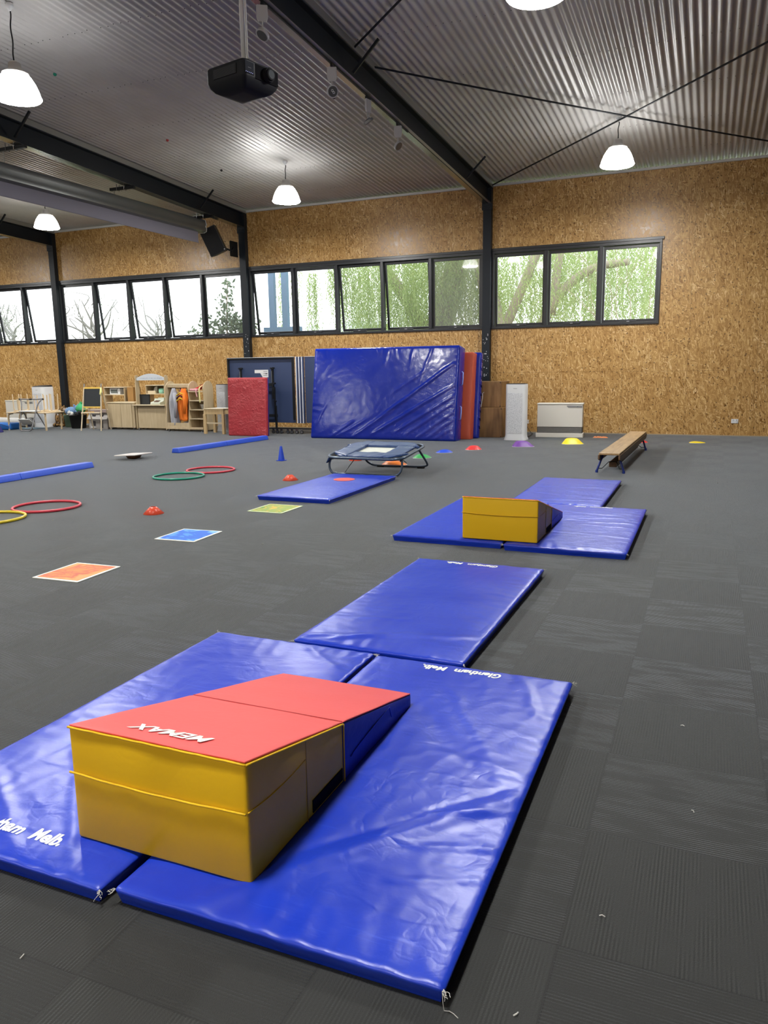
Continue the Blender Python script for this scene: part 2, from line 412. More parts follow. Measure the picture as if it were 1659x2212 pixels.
COLX = [-21.995, -16.125, -10.255, -4.385, 1.485]
BANDS = [(-21.9, -16.21, 5), (-16.07, -10.345, 5), (-10.166, -4.484, 5), (-4.297, -.985, 3)]
WZ0, WZ1 = 2.146, 3.725
bw = MB()
bw.box(-27.9, 3.2, YW, YW + .15, 0, WZ0); bw.box(-27.9, 3.2, YW, YW + .15, WZ1, 4.985)
xs = [-27.9] + [v for b in BANDS for v in b[:2]] + [3.2]
for i in range(0, len(xs), 2): bw.box(xs[i], xs[i + 1], YW, YW + .15, WZ0, WZ1)
bw = bw.build('wall_back', m_osb); tag(bw, kind='structure')
o = MB().box(-28.05, -27.9, -6, YW + .15, 0, 6.2).build('wall_left', m_osb); tag(o, kind='structure')
o = MB().box(3.2, 3.35, -6, YW + .15, 0, 6.2).build('wall_right', mat('low_bounce_dark_wall', (.05, .05, .052), .8)); tag(o, kind='structure')  # unseen wall, made dark to cut the light it bounces back
o = MB().box(-28.05, 3.35, -6.15, -6, 0, 6.2).build('wall_front', m_osb); tag(o, kind='structure')
o = MB().box(-27.9, 3.2, YW - .045, YW, 4.963, 5.008).build('trim_1', m_white); tag(o, kind='structure')
o = MB().box(-27.9, 3.2, YW - .012, YW, 0.0, .018).build('baseboard_back', mat('pale_gap_bead', (.35, .30, .22), .6)); tag(o, kind='structure')

# corrugated soffit: ribs run from the back wall towards the viewer
cg = MB(); PITCH = .1; k = 8; x0, x1 = -27.9, 3.2
N = int((x1 - x0) / PITCH * k) + 1
for i in range(N):
    x = x0 + i * PITCH / k; dz = .0125 * sin(2 * pi * i / k)
    for y in (-6.0, YW + .1): cg.v.append((x, y, zc(y) + dz))
for i in range(N - 1): cg.f.append((2 * i, 2 * i + 1, 2 * i + 3, 2 * i + 2))
ceil_o = cg.build('ceiling', m_roof, smooth=True); tag(ceil_o, kind='structure')
o = MB().add([(x, y, zc(y) + .06 + t) for t in (0, .1) for x in (-28.2, 3.5) for y in (-6.2, YW + .6)], [(0, 1, 3, 2), (4, 6, 7, 5), (0, 4, 5, 1), (2, 3, 7, 6), (0, 2, 6, 4), (1, 5, 7, 3)]).build('ceiling_deck', mat('roof_deck', (.2, .2, .2), .7)); tag(o, kind='structure'); o.name = 'ceiling.001'

sc_ = MB()
for y in [15.2 - 1.45 * i for i in range(9)]:
    for i in range(0, 120):
        x = -13.0 + .2 * PITCH / .1 * .5 * 2 * .6 * i + .075
        x = round((x + 27.9) / PITCH) * PITCH - 27.9 + .75 * PITCH
        if x < 2.9: sc_.cyl((x, y + .012 * (i % 3), zc(y) - .0175), (x, y + .012 * (i % 3), zc(y) - .0115), .006, n=6)
o = sc_.build('roofing_screws', mat('dark_screw_head', (.08, .08, .08), .5), ceil_o); o['kind'] = 'stuff'

# ------------------------------------------------------------------ windows
def glass_mat(name, dust, tint):
    m = bpy.data.materials.new(name); m.use_nodes = True; t = m.node_tree; t.nodes.clear()
    out = t.nodes.new('ShaderNodeOutputMaterial'); tr = t.nodes.new('ShaderNodeBsdfTransparent'); gl = t.nodes.new('ShaderNodeBsdfGlossy'); df = t.nodes.new('ShaderNodeBsdfDiffuse')
    tr.inputs[0].default_value = (*tint, 1); gl.inputs['Roughness'].default_value = .03; df.inputs[0].default_value = (.6, .62, .62, 1)
    m1 = t.nodes.new('ShaderNodeMixShader'); m2 = t.nodes.new('ShaderNodeMixShader')
    m1.inputs[0].default_value = .02; m2.inputs[0].default_value = dust
    t.links.new(tr.outputs[0], m1.inputs[1]); t.links.new(gl.outputs[0], m1.inputs[2])
    t.links.new(m1.outputs[0], m2.inputs[1]); t.links.new(df.outputs[0], m2.inputs[2]); t.links.new(m2.outputs[0], out.inputs[0])
    return m
m_glass = glass_mat('clear_window_glass', .05, (.97, .98, .98))
m_glassd = glass_mat('dusty_window_glass', .16, (.80, .80, .78))
OPEN = [[.12, .12, .12, .12, .13], [.015, .12, .13, .10, .012], [.12, .02, .12, .12, .01], [.035, .01, .008]]
DUST = {(1, 0), (2, 4)}
for bi, (xa, xb, n) in enumerate(BANDS):
    w = empty(f'window_{bi+1}', ((xa + xb) / 2, YW, WZ0), kind='structure')
    cx = (xa + xb) / 2; W_ = xb - xa; H_ = WZ1 - WZ0
    fr = MB(); y0, y1 = -.035, .10
    fr.box(-W_ / 2, W_ / 2, y0, y1, 0, .045); fr.box(-W_ / 2, W_ / 2, y0, y1, H_ - .075, H_)
    fr.box(-W_ / 2, -W_ / 2 + .05, y0, y1, 0.045, H_ - .075); fr.box(W_ / 2 - .05, W_ / 2, y0, y1, 0.045, H_ - .075)
    fr.box(-W_ / 2 - .03, W_ / 2 + .03 if bi == 3 else W_ / 2, -.045, -.0351, H_ - .02, H_ + .03)
    step = (W_ - .1) / n
    for i in range(1, n): fr.box(-W_ / 2 + .05 + step * i - .032, -W_ / 2 + .05 + step * i + .032, y0, y1, .045, H_ - .075)
    fr.build('window_frame', m_frame, w, bevel=.004)
    for i in range(n):
        xl = -W_ / 2 + .05 + step * i + (.032 if i else 0) + .006; xr = -W_ / 2 + .05 + step * (i + 1) - (.032 if i < n - 1 else 0) - .006
        zt = H_ - .08; hh = zt - .05; a = OPEN[bi][i]
        sh = empty('sash', (0, .03, zt), parent=w); sh.rotation_euler = (a, 0, 0)
        s = MB(); fw = .042
        s.box(xl, xr, 0, .045, -.06, 0); s.box(xl, xr, 0, .045, -hh, -hh + .055)
        s.box(xl, xl + fw, 0, .045, -hh + .055, -.06); s.box(xr - fw, xr, 0, .045, -hh + .055, -.06)
        so = s.build('sash', m_frame, w, bevel=.003); so.location = (0, .03, zt); so.rotation_euler = (a, 0, 0)
        g = MB().box(xl + fw - .004, xr - fw + .004, .02, .026, -hh + .05, -.056).build('pane', m_glassd if (bi, i) in DUST else m_glass, so)
        bpy.data.objects.remove(sh)
        c = (xl + xr) / 2
        wd = MB(); wd.box(c - .16, c + .16, -.03, .02, .045, .075)
        wd.build('winder', m_frame, w, bevel=.004)
        MB().box(c - .025, c + .025, -.045, -.0301, .055, .07).build('winder_catch', m_grey, w)

# ------------------------------------------------------------------ steel frame
RZ = .105   # top of rafter below roof sheet
names = ['far left steel column by the frame edge', 'steel column behind the green toy basket, left of the easel', 'steel column carrying the loudspeaker', 'steel column behind the stacked wooden boxes', 'steel column right of the plain board wall']
for i, x in enumerate(COLX):
    if i == 0: continue
    c = empty('steel_column', (x, YW - .05, 0), label='charcoal ' + names[i], cat='column', group='charcoal portal frame columns on the back wall')
    MB().box(-.086, .086, -.075, .05, 0, 4.62).build('post', m_steel, c, bevel=.004)
    p = MB().box(-.105, .105, -.09, -.0751, 4.50, 4.64); p.box(-.086, .086, -.075, .05, 4.62, 4.95)
    p.build('cap_plate', m_steel, c, bevel=.003)
    b = MB()
    for sx in (-.05, .05): b.cyl((sx, -.1, 4.57), (sx, -.088, 4.57), .013, n=8)
    b.build('bolt', m_steel, c)
    if i in (2, 3):
        random.seed(i); q = MB()
        for _ in range(26 if i == 3 else 12):
            X = random.uniform(-.06, .06); Z = random.uniform(1.15, 2.05) if i == 3 else random.uniform(1.75, 2.2); s_ = random.uniform(.003, .008)
            q.box(X - s_, X + s_, -.0765, -.0752, Z - s_ * random.uniform(.5, 2.5), Z + s_ * 1.5)
        if i == 3: q.box(-.02, .02, -.0768, -.0752, 1.63, 1.65)
        q.build('paint_scuffs', mat('chipped_paint', (.45, .46, .47), .7), c)
rn = {1: 'far left charcoal roof beam ending on the column left of the easel', 2: 'charcoal roof beam above the hanging projection screen', 3: 'charcoal roof beam with the spotlight track beside it, running down to the middle column', 4: 'charcoal roof beam over the right bay, past the plain board wall'}
def slab(m, xa, xb, ya, yb, oa, ob):
    return m.add([(x, y, zc(y) + o) for x in (xa, xb) for y in (ya, yb) for o in (oa, ob)], [(0, 1, 3, 2), (4, 6, 7, 5), (0, 4, 5, 1), (2, 3, 7, 6), (0, 2, 6, 4), (1, 5, 7, 3)])
for i in (1, 2, 3, 4):
    x = COLX[i]
    r = empty('roof_beam', (x, YW - .05, 0), label=rn[i], cat='roof beam', group='charcoal portal frame roof beams')
    m = MB(); ya, yb = -5.9, YW - .02
    slab(m, x - .085, x + .085, ya, yb, -.42, -.405); slab(m, x - .085, x + .085, ya, yb, -RZ - .013, -RZ); slab(m, x - .006, x + .006, ya, yb, -.405, -RZ - .013)
    m.v = [(a - x, b - (YW - .05), c) for a, b, c in m.v]
    m.build('beam', m_steel, r)
    m = MB(); slab(m, x - .11, x + .10, ya, yb, -RZ, -.016); m.v = [(a - x, b - (YW - .05), c) for a, b, c in m.v]
    m.build('packer', m_flash, r)
    m = MB(); slab(m, x - .083, x + (.015 if i == 3 else .083), ya, yb, -.424, -.4205); m.v = [(a - x, b - (YW - .05), c) for a, b, c in m.v]
    m.build('flange_underside', m_under, r)
    if i == 3:
        m = MB(); slab(m, x + .035, x + .083, ya, yb, -.424, -.4205); m.v = [(a - x, b - (YW - .05), c) for a, b, c in m.v]
        m.build('flange_edge_strip', m_flash, r)
    ys = {1: [14.3, 9.5], 2: [14.36, 9.6], 3: [14.33, 9.44, 4.5], 4: [14.3, 9.5]}[i]
    for y in ys:
        z = zc(y)
        b = MB(); b.tube([(.07, y - YW + .05, z - .36), (.42, y - YW + .05, z - .03)], .022, 4)
        b.build('fly_brace', m_steel, r)

# cross bracing rods in the right bay
def rod(p, q, label, sag=.02):
    P = [Vector(p).lerp(Vector(q), t / 12) for t in range(13)]
    o = MB().tube([v - Vector((0, 0, sag * sin(pi * i / 12))) for i, v in enumerate(P)], .014, 6).build('brace_rod', m_steel)
    tag(o, label, 'brace rod', 'thin dark cross bracing rods under the roof')
rod((-4.3, 16.05, zc(16.05) - .07), (1.4, 10.15, zc(10.15) - .07), 'thin dark brace rod rising right from the column with the wooden boxes')
rod((-4.3, 10.05, zc(10.05) - .07), (1.4, 15.9, zc(15.9) - .07), 'thin dark brace rod crossing above the right-hand dome lamp and falling to the right', .03)
rod((-4.3, 9.45, zc(9.45) - .07), (1.4, 4.3, zc(4.3) - .07), 'thin dark brace rod leaving the beam at the top centre of the picture')

# ------------------------------------------------------------------ dome lamps
m_dome = mat('lit_prismatic_dome', (.9, .9, .9), .3, emis=(1.0, .985, .95), es=LAMP)
m_lens = mat('lit_lamp_lens', (.9, .9, .9), .3, emis=(1.0, .985, .95), es=LENS)
m_hous = mat('cast_lamp_housing', (.42, .40, .37), .5)
def make_lamp(x, y, label, grp='white dome high bay lamps'):
    hz = zc(y); zb = 4.43
    l = empty('dome_lamp', (x, y, hz), label=label, cat='lamp', group=grp)
    dz = zb - hz
    MB().lathe([(.255, dz), (.262, dz + .012), (.252, dz + .03), (.235, dz + .09), (.205, dz + .16), (.165, dz + .225), (.14, dz + .25)], n=28).build('diffuser', m_dome, l, smooth=True)
    MB().lathe([(.245, dz - .006), (.245, dz - .0005)], n=28).build('bottom_lens', m_lens, l)
    h = MB().lathe([(.14, dz + .25), (.145, dz + .262), (.12, dz + .275), (.085, dz + .30), (.07, dz + .325), (.066, dz + .37), (.05, dz + .385), (0, dz + .387)], n=20)
    auto_smooth(h.build('housing', m_hous, l))
    z1 = dz + .385
    c = MB().tube([(.012 * sin(9 * t) * (1 - t), .01 * cos(11 * t), -.09 + (z1 + .09) * t) for t in [i / 14 for i in range(15)]], .008, 6)
    c.build('flex_cord', m_black, l, smooth=True)
    MB().lathe([(.045, -.03), (.045, -.055), (.022, -.085), (.012, -.1), (0, -.1)], n=16).build('ceiling_rose', m_whitep, l, smooth=True)
    return l
LL = {(1, 0): 'lit dome lamp hanging in the middle bay above the crash mat', (2, 0): 'lit dome lamp hanging in the right bay under the crossing of the rods', (0, 0): 'lit dome lamp seen below the projection screen, far left', (1, 1): 'large lit dome lamp at the left edge, nearest on the left', (2, 1): 'lit dome lamp cut by the top edge of the picture, right of the beam'}
lx = [-13.35, -7.455, -1.54]; ly = [13.22, 7.12, 1.0]
for i, x in enumerate(lx):
    for j, y in enumerate(ly):
        make_lamp(x, y, LL.get((i, j), 'lit dome lamp above and beside the viewer, outside the picture'))
for x, y in ((-19.2, 13.22), (-19.2, 7.12), (-1.54, -4.6), (-7.455, -4.6)): make_lamp(x, y, 'lit dome lamp in the end bays, unseen outside the picture')  # rear pair added unseen behind the viewer to light the front faces

# ================================================================== FLOOR MATS
TH = .05
def gym_mat(cx, cy, w, d, rz, seed, label, res=.02, folds=(), text=None, threads=True, h=TH, amp=1.0, m=None):
    root = empty('gym_mat', (cx, cy, 0), rz, label, 'gym mat', 'royal blue vinyl gym mats laid on the carpet')
    def fn(p, n):
        if p.z > h * .7: p.z += mat_h(p.x, p.y, w, d, seed, amp, folds) * min(1, (p.z - h * .7) / (h * .25))
        elif n.z > -.5 and p.z > .004:
            b = .0035 * noise.noise(Vector((p.x * 7, p.y * 7, seed + 2))); p += Vector((n.x, n.y, 0)) * (b - .016 * (1 - p.z / h))
        elif n.z < -.5: p -= Vector((n.x, n.y, 0)) * .014 * (1 if n.z > -.99 else 0)
        return p
    pad(w, d, h, .016, res, fn).build('cover', m or m_blue, root, smooth=True)
    hf = lambda x, y: h + mat_h(x, y, w, d, seed, amp, folds)
    # stitched seam just inside the four edges
    st = MB(); k = .006
    for (ax, ay, bx, by) in ((-1, -1, 1, -1), (-1, 1, 1, 1), (-1, -1, -1, 1), (1, -1, 1, 1)):
        L = w if ay == by else d; n = int(L / .03); pts = []
        for i in range(n + 1):
            t = -1 + 2 * i / n
            x = (t if ay == by else ax) * (w / 2 - .014) ; y = (ay if ay == by else t) * (d / 2 - .014)
            pts.append((x, y, h - .0075 + .0008 * sin(i * 1.7)))
        pts = [(x * (1 + .0128 / w * 1.2), y * (1 + .0128 / d * 1.2), z) for x, y, z in pts]
        st.tube(pts, .0016, 4)
    st.build('seam', m_blue_n, root)
    if threads:
        random.seed(seed)
        for sx, sy in ((-1, -1), (1, -1), (1, 1), (-1, 1)):
            t = MB()
            for j in range(6):
                a = Vector((sx * (w / 2 - .006), sy * (d / 2 - .006), h - .006)); p = [a]
                for q in range(5): p.append(p[-1] + Vector((random.uniform(-.5, .5) + sx * .3, random.uniform(-.5, .5) + sy * .3, random.uniform(-.5, .35))) * .008)
                t.tube(p, .0007, 4)
            t.build('loose_corner_threads', m_thread, root)
    if text:
        x, y, rot = text
        M_ = Matrix.Translation((x, y, 0)) @ Matrix.Rotation(rot, 4, 'Z')
        for wd_, ox in (('Glentham', -.082), ('Melb.', .116)):
            text_mesh(wd_, .066, root, m_ink, M_ @ Matrix.Translation((ox, 0, 0)), hf, 'printed_lettering', shear=.15, bold=.0026, sx=.80)
    return root
def HF(sd):
    random.seed(sd); out = []
    for i in range(16):
        y = random.uniform(-.85, .8); x0 = random.uniform(-.42, .1); x1 = x0 + random.uniform(.25, .5); out.append(((x0, y), (min(x1, .44), y + random.uniform(-.06, .06)), random.uniform(.008, .016), random.uniform(.002, .0045)))
    return out
gym_mat(-.900, 2.232, .90, 1.755, .006, 1.0, 'nearest blue mat, creased, with lettering at its far edge, right under the big wedge', .0135,
        folds=[((-.22, -.86), (.43, -.09), .035, .010), ((.16, -.30), (.45, -.17), .012, .006), ((-.05, -.55), (.42, -.02), .012, -.004), ((.10, .10), (.43, .05), .02, .004), ((-.1, .45), (.40, -.16), .05, -.004), ((.0, .6), (.3, .1), .02, .003),
               ((.18, -.45), (.45, -.36), .012, .004), ((.20, -.6), (.45, -.5), .010, .003), ((.25, .82), (.38, .45), .02, .004)], text=(-.03, .832, pi))
gym_mat(-1.808, 2.228, .875, 1.79, .0, 7.0, 'blue mat under the left half of the big wedge, lettering at its near edge', .0135,
        folds=[((-.40, -.5), (.1, -.85), .02, .004), ((-.2, -.3), (.3, -.85), .015, .004), ((.0, -.1), (.40, -.7), .02, .003), ((.1, .85), (.42, .6), .02, .003)], text=(.03, -.80, 0))
gym_mat(-1.378, 4.03, .885, 1.77, -.008, 13.0, 'blue mat lying alone between the two wedge groups, lettering at its far edge', .016,
        folds=[((-.44, -.82), (.42, -.55), .025, .006), ((-.3, -.84), (.1, -.6), .02, .004), ((-.44, -.5), (.0, -.42), .015, .003)], text=(-.04, .832, pi))
gym_mat(-1.829, 6.487, .90, 1.86, .0, 21.0, 'blue mat under the left part of the far wedge, no other mat to its left', .025)
gym_mat(-.917, 6.440, .90, 1.84, .0, 27.0, 'blue mat right of the far wedge, pale sheen and lettering at its far edge', .018, folds=HF(3), text=(-.03, .868, pi))
gym_mat(-1.325, 8.275, .90, 1.81, .0, 33.0, 'farthest of the blue mats near the bench, behind the far wedge', .02, folds=HF(5))
gym_mat(-3.95, 7.83, .87, 1.83, .0, 39.0, 'blue mat with a red spot in front of the small trampoline', .025)
sp = MB().lathe([(.128, 0), (.128, .003), (0, .0035)], n=36).build('floor_spot', mat('red_spot_marker', (.70, .06, .035), .55), loc=(-3.985, 8.235, TH + .006))
tag(sp, 'flat red round spot lying on the mat before the trampoline', 'spot marker')
# trailing thread at the nearest corner
th = MB().tube([(-.452, 1.357, .045), (-.449, 1.353, .02), (-.446, 1.352, .003), (-.435, 1.356, .002), (-.425, 1.353, .002), (-.413, 1.346, .002)], .0009, 5).build('loose_thread', m_thread)
tag(th, 'thin white thread hanging from the near right corner of the nearest mat', 'thread')
for i, (x, y) in enumerate([(-1.417, 1.13), (-.30, 1.40), (-.171, 1.775), (.03, 2.35), (-.02, 2.95), (-3.2, 5.1), (-5.6, 5.3), (.15, 9.6), (.75, 10.9)]):
    random.seed(i + 50); a = random.uniform(0, 3)
    f = MB().tube([(x - .008 * cos(a), y - .008 * sin(a), .003), (x, y, .005), (x + .007 * cos(a + .6), y + .007 * sin(a + .6), .003)], .0016 + .0007 * (i > 4), 5).build('lint_fleck', m_thread)
    tag(f, 'tiny white fleck of lint on the dark carpet', 'lint', 'white lint flecks on the carpet')

# ------------------------------------------------------------------ wedges
def wedge(x, y, z, label, seed, w=.576, L=1.158, H=.338, T=.042, text=True, sw=1.0):
    root = empty('foam_wedge', (x, y, z), 0, label, 'foam wedge', 'folding incline wedges in red, yellow and blue')
    yb = .550
    def top(yy): return H + (T - H) * yy / L
    def section(name, ya, ybk, m, side):
        d = ybk - ya
        def fn(p, n):
            yy = ya + d / 2 + p.y; f = p.z / H; hz = top(yy)
            q = Vector((p.x, yy, f * hz))
            if side:
                b = noise.noise(Vector((p.x * 6, f * 3, seed + 4))) * .003 * abs(n.y) + noise.noise(Vector((yy * 6, f * 3, seed))) * .0025 * abs(n.x)
                q += Vector((n.x, n.y, 0)) * b
                # front: upper half folds over the lower one along a ridge
                if n.y < -.7 and ya == 0:
                    zz = q.z - (.205 - .008 * sin(pi * (p.x / w + .5))); q.y += -.006 * exp(-(zz / .006) ** 2) + (.007 * exp(zz / .035) if zz < 0 else 0) * (1 - (2 * p.x / w) ** 2)
            return q
        return pad(w, d, H, .010, .022, fn).build(name, m, root, smooth=True)
    section('yellow_body', 0, yb, m_yel, True)
    section('blue_nose', yb + .001, L, m_blue_n2, True)
    # red top skin
    def fr(p, n):
        yy = L / 2 + p.y; u = p.z
        sag = .002 * noise.noise(Vector((p.x * 5, yy * 5, seed + 9))) - .002 * exp(-((yy - yb) / .012) ** 2)
        return Vector((p.x, yy, top(yy) + .0005 + u + sag * (u > .003)))
    pad(w - .004, L - .004, .006, .003, .02, fr).build('red_top_cover', m_red, root, smooth=True)
    # fold seam of the front flap, piping
    t = MB(); n = 24
    t.tube([(-w / 2 - .001 + w * i / n, -.007 + .001 * sin(i), .205 - .008 * sin(pi * i / n)) for i in range(n + 1)], .0032, 6)
    ex = w / 2 + .0015
    t.tube([(ex, .0 + .30 * i / 12, .205 + (.21 * .0 + .20 - .205) * i / 12 - .018 * sin(pi * i / 12) * .6) for i in range(13)], .0018, 5)
    t.build('flap_seam', m_yel, root, smooth=True)
    MB().tube([(ex - .0005, .305, top(.305) * i / 10 * .985) for i in range(11)], .0012, 5).build('side_seam', mat('dark_yellow_stitch', (.34, .19, .01), .6), root)
    MB().tube([(ex + .0005, yb, top(yb) * i / 10 * .99) for i in range(11)], .0026, 5).build('edge_piping', m_yel, root, smooth=True)
    for yy in (0,):
        MB().tube([(-w / 2 + w * i / 20, -.001, H - .001 - .0015 * sin(i * 2.1) ** 2) for i in range(21)], .0035, 6).build('edge_piping', m_yel, root, smooth=True)
    tt = [(ex - .001, yb * i / 20, top(yb * i / 20) - .003) for i in range(21)]
    MB().tube(tt, .0035, 6).build('edge_piping', m_yel, root, smooth=True)
    # hook and loop strip, low on the side
    MB().add([(ex + .0015, a, b) for a, b in ((.335, .012), (.535, .012), (.535, .052), (.335, .052))] + [(ex - .002, a, b) for a, b in ((.335, .012), (.535, .012), (.535, .052), (.335, .052))],
             [(0, 1, 2, 3), (4, 5, 6, 7), (0, 1, 5, 4), (1, 2, 6, 5), (2, 3, 7, 6), (3, 0, 4, 7)]).build('hook_and_loop_strip', mat('black_hook_tape', (.008, .008, .009), .95, spec=.05), root)
    MB().tube([(-w / 2 + .004 + (w - .008) * i / 20, yb + .002, top(yb) + .0052) for i in range(21)], .0016, 5).build('fold_seam', mat('dark_red_seam', (.38, .03, .035), .7), root)
    c = MB().tube([(ex, yb + .05 + .33 * i / 14, .06 + (top(yb + .38) - .012 - .06) * (i / 14) ** .6) for i in range(15)] + [(ex, yb + .40, top(yb + .40) * .45)], .0018, 5)
    c.build('nose_flap_seam', m_blue, root, smooth=True)
    if text:
        th_ = math.atan2(T - H, L)
        M_ = Matrix.Translation((-.010, .122, 0)) @ Matrix.Rotation(pi, 4, 'Z')
        text_mesh('MEMAX', .072, root, m_ink, M_, lambda a, b: top(b) + .0085, 'printed_lettering', shear=.18, bold=.0022, space=1.0, sx=1.0)
    return root
m_blue_n2 = vinyl('wedge_blue_vinyl', (.008, .018, .26), (.02, .04, .40), .40, 9.0, .002, .15)
wedge(-1.2965, 1.484, TH + .006, 'big red, yellow and blue wedge in the foreground with white lettering on its red top', 3.0)
wedge(-1.413, 5.60, TH + .006, 'far yellow-ended wedge on the farther group of blue mats', 8.0, w=.585, L=1.09, H=.325)

# ------------------------------------------------------------------ balance beams (soft)
def soft_beam(x, y, L, rz, label):
    root = empty('foam_balance_beam', (x, y, 0), rz, label, 'balance beam', 'low blue foam balance beams')
    for k in (0, 1):
        def fn(p, n, k=k):
            f = p.z / .08; q = Vector((p.x * (1.0 - .30 * f), p.y, p.z))
            q.x += .002 * noise.noise(Vector((p.y * 12, k * 9, f * 3)))
            return q
        o = pad(.17, L / 2 - .003, .08, .010, .04, fn).build('beam_half', m_lblue, root, smooth=True); o.location = (0, (-1 if k == 0 else 1) * L / 4, 0)
    MB().box(-.055, .055, -.02, .02, .0805, .083).build('fold_hinge', m_lblue, root)
    return root
soft_beam(-8.265, 7.30, 2.62, .012, 'low blue foam beam at the left edge, nearer of the two')
soft_beam(-8.215, 11.92, 2.66, -.055, 'low blue foam beam in front of the red mat, farther of the two')

# ------------------------------------------------------------------ hoops
m_hr = mat('hoop_red', (.62, .05, .08), .35); m_hg = mat('hoop_green', (.015, .26, .17), .3); m_hy = mat('hoop_yellow', (.70, .55, .03), .3)
def hoop(x, y, m, label, r=.322):
    z = .0145
    o = MB().tube([(r * cos(2 * pi * i / 64), r * sin(2 * pi * i / 64), 0) for i in range(64)], .014, 8, closed=True).build('hoop', m, smooth=True, loc=(x, y, z))
    tag(o, label, 'hoop', 'plastic hoops lying on the carpet')
hoop(-6.305, 8.80, m_hr, 'red hoop touching the green hoop, in the middle of the carpet')
hoop(-6.335, 8.135, m_hg, 'green hoop lying on the carpet')
hoop(-6.21, 5.815, m_hr, 'red hoop nearest the left edge, touching the yellow hoop')
hoop(-6.245, 5.14, m_hy, 'yellow hoop cut by the left edge of the picture')

# ------------------------------------------------------------------ liquid floor tiles
def liq(name, a, b, c, seed, sc=4.5):
    m = mat(name, a, .55, spec=.3); t = NT(m); co = t.n('ShaderNodeTexCoord').outputs['Object']
    n = t.n('ShaderNodeTexNoise', i_Scale=sc, i_Detail=4.0, i_Distortion=1.2); 
    mp = t.n('ShaderNodeMapping'); mp.inputs['Location'].default_value = (seed, seed, 0); t.l(co, mp.inputs[0]); t.l(mp.outputs[0], n.inputs['Vector'])
    ln = t.n('ShaderNodeVectorMath', operation='LENGTH'); t.l(co, ln.inputs[0])
    f = t.math('ADD', t.math('MULTIPLY', n.outputs[0], 1.3), t.math('MULTIPLY', ln.outputs['Value'], -1.6))
    t.l(t.ramp(f, [(.22, c), (.34, b), (.40, a), (.56, b if seed == 5 else a), (.585, a), (.66, b)]), t.b.inputs['Base Color']); return m
m_edge = mat('tile_white_border', (.80, .82, .76), .35)
def liq_tile(x, y, rz, m, label, w=.385, d=.425, e=m_edge):
    r = empty('liquid_floor_tile', (x, y, 0), rz, label, 'floor tile', 'square liquid filled floor tiles')
    MB().box(-w / 2, w / 2, -d / 2, d / 2, 0, .006).build('border', e, r, bevel=.002)
    i = .022; MB().box(-w / 2 + i, w / 2 - i, -d / 2 + i, d / 2 - i, .006, .0075).build('liquid_window', m, r)
liq_tile(-3.957, 3.916, .04, liq('orange_liquid', (.60, .11, .055), (.78, .24, .05), (.74, .33, .10), 5), 'orange and red liquid floor tile, nearest of the three tiles')
liq_tile(-3.965, 5.177, .05, liq('blue_liquid', (.03, .16, .70), (.08, .30, .80), (.25, .55, .85), 2), 'blue liquid floor tile, the middle one of the three')
liq_tile(-3.915, 6.51, .0, liq('green_liquid', (.26, .36, .06), (.60, .42, .04), (.14, .30, .05), 9, 7), 'green and yellow liquid floor tile in front of the mat with the red spot', e=mat('tile_green_border', (.62, .74, .42), .35))

# ------------------------------------------------------------------ cones and stepping stones
m_cone = mat('orange_red_cone_plastic', (.72, .075, .03), .35)
def disc_cone(x, y, label, m=m_cone):
    o = MB().lathe([(.097, 0), (.099, .002), (.045, .055), (.032, .066), (.026, .067), (.026, .063), (.036, .054), (.090, .001)], n=32).build('disc_cone', m, loc=(x, y, 0), smooth=True)
    tag(o, label, 'marker cone', 'orange-red disc cones on the carpet')
disc_cone(-4.925, 5.905, 'orange-red disc cone behind the blue liquid tile')
disc_cone(-4.786, 8.34, 'orange-red disc cone left of the mat with the red spot')
disc_cone(-4.885, 10.50, 'orange-red disc cone partly hidden behind the left side of the trampoline')
c = empty('tall_cone', (-5.964, 10.145, 0), label='small tall blue traffic cone standing left of the trampoline', cat='cone')
MB().lathe([(.052, .008), (.050, .02), (.018, .215), (.016, .222), (.010, .222)], n=24).build('cone_body', mat('blue_cone_plastic', (.012, .06, .55), .4), c, smooth=True)
MB().box(-.06, .06, -.06, .06, 0, .01).build('base_plate', MATS['blue_cone_plastic'], c, bevel=.004)

def stone(x, y, z, w, d, h, col, rz, label, skew=.15, name='stepping_stone'):
    m = mat('stone_' + label.split()[0] + '_plastic', col, .45)
    r = empty(name, (x, y, 0), rz, label, 'stepping stone', 'plastic stepping stones in an arc on the carpet')
    n = 30; prof = [(1.0, .006), (.97, .010), (.62, h * .80), (.50, h * .96), (.40, h), (0.0, h)]
    def ring(f, zz, k):
        out = []
        for i in range(n):
            a = 2 * pi * i / n; rr = 1 + .10 * cos(3 * a + .5)
            s = skew * (1 - f)
            out.append((w / 2 * (rr * cos(a) * f - s), d / 2 * (rr * sin(a) * f), zz + .0015 * (i % 2) * (0 < k < 3)))
        return out
    m1 = MB(); m1.v = [p for k, (f, zz) in enumerate(prof[:-1]) for p in ring(f, zz, k)]
    m1.f = [(k * n + i, k * n + (i + 1) % n, (k + 1) * n + (i + 1) % n, (k + 1) * n + i) for k in range(len(prof) - 2) for i in range(n)] + [tuple((len(prof) - 2) * n + i for i in range(n)), tuple(range(n - 1, -1, -1))]
    auto_smooth(m1.build('stone_shell', m, r), 50)
    m2 = MB(); m2.v = ring(1.02, 0, 0) + ring(1.02, .006, 0) + ring(.96, .006, 0) + ring(.96, 0, 0)
    m2.f = [(a * n + i, a * n + (i + 1) % n, b * n + (i + 1) % n, b * n + i) for a, b in ((0, 1), (1, 2), (2, 3), (3, 0)) for i in range(n)]
    m2.build('rubber_rim', mat('pale_rubber_rim', (.66, .66, .68), .6), r)
    return r
stone(-4.126, 10.16, 0, .36, .34, .055, (.80, .20, .02), .3, 'orange stepping stone seen beneath the trampoline')
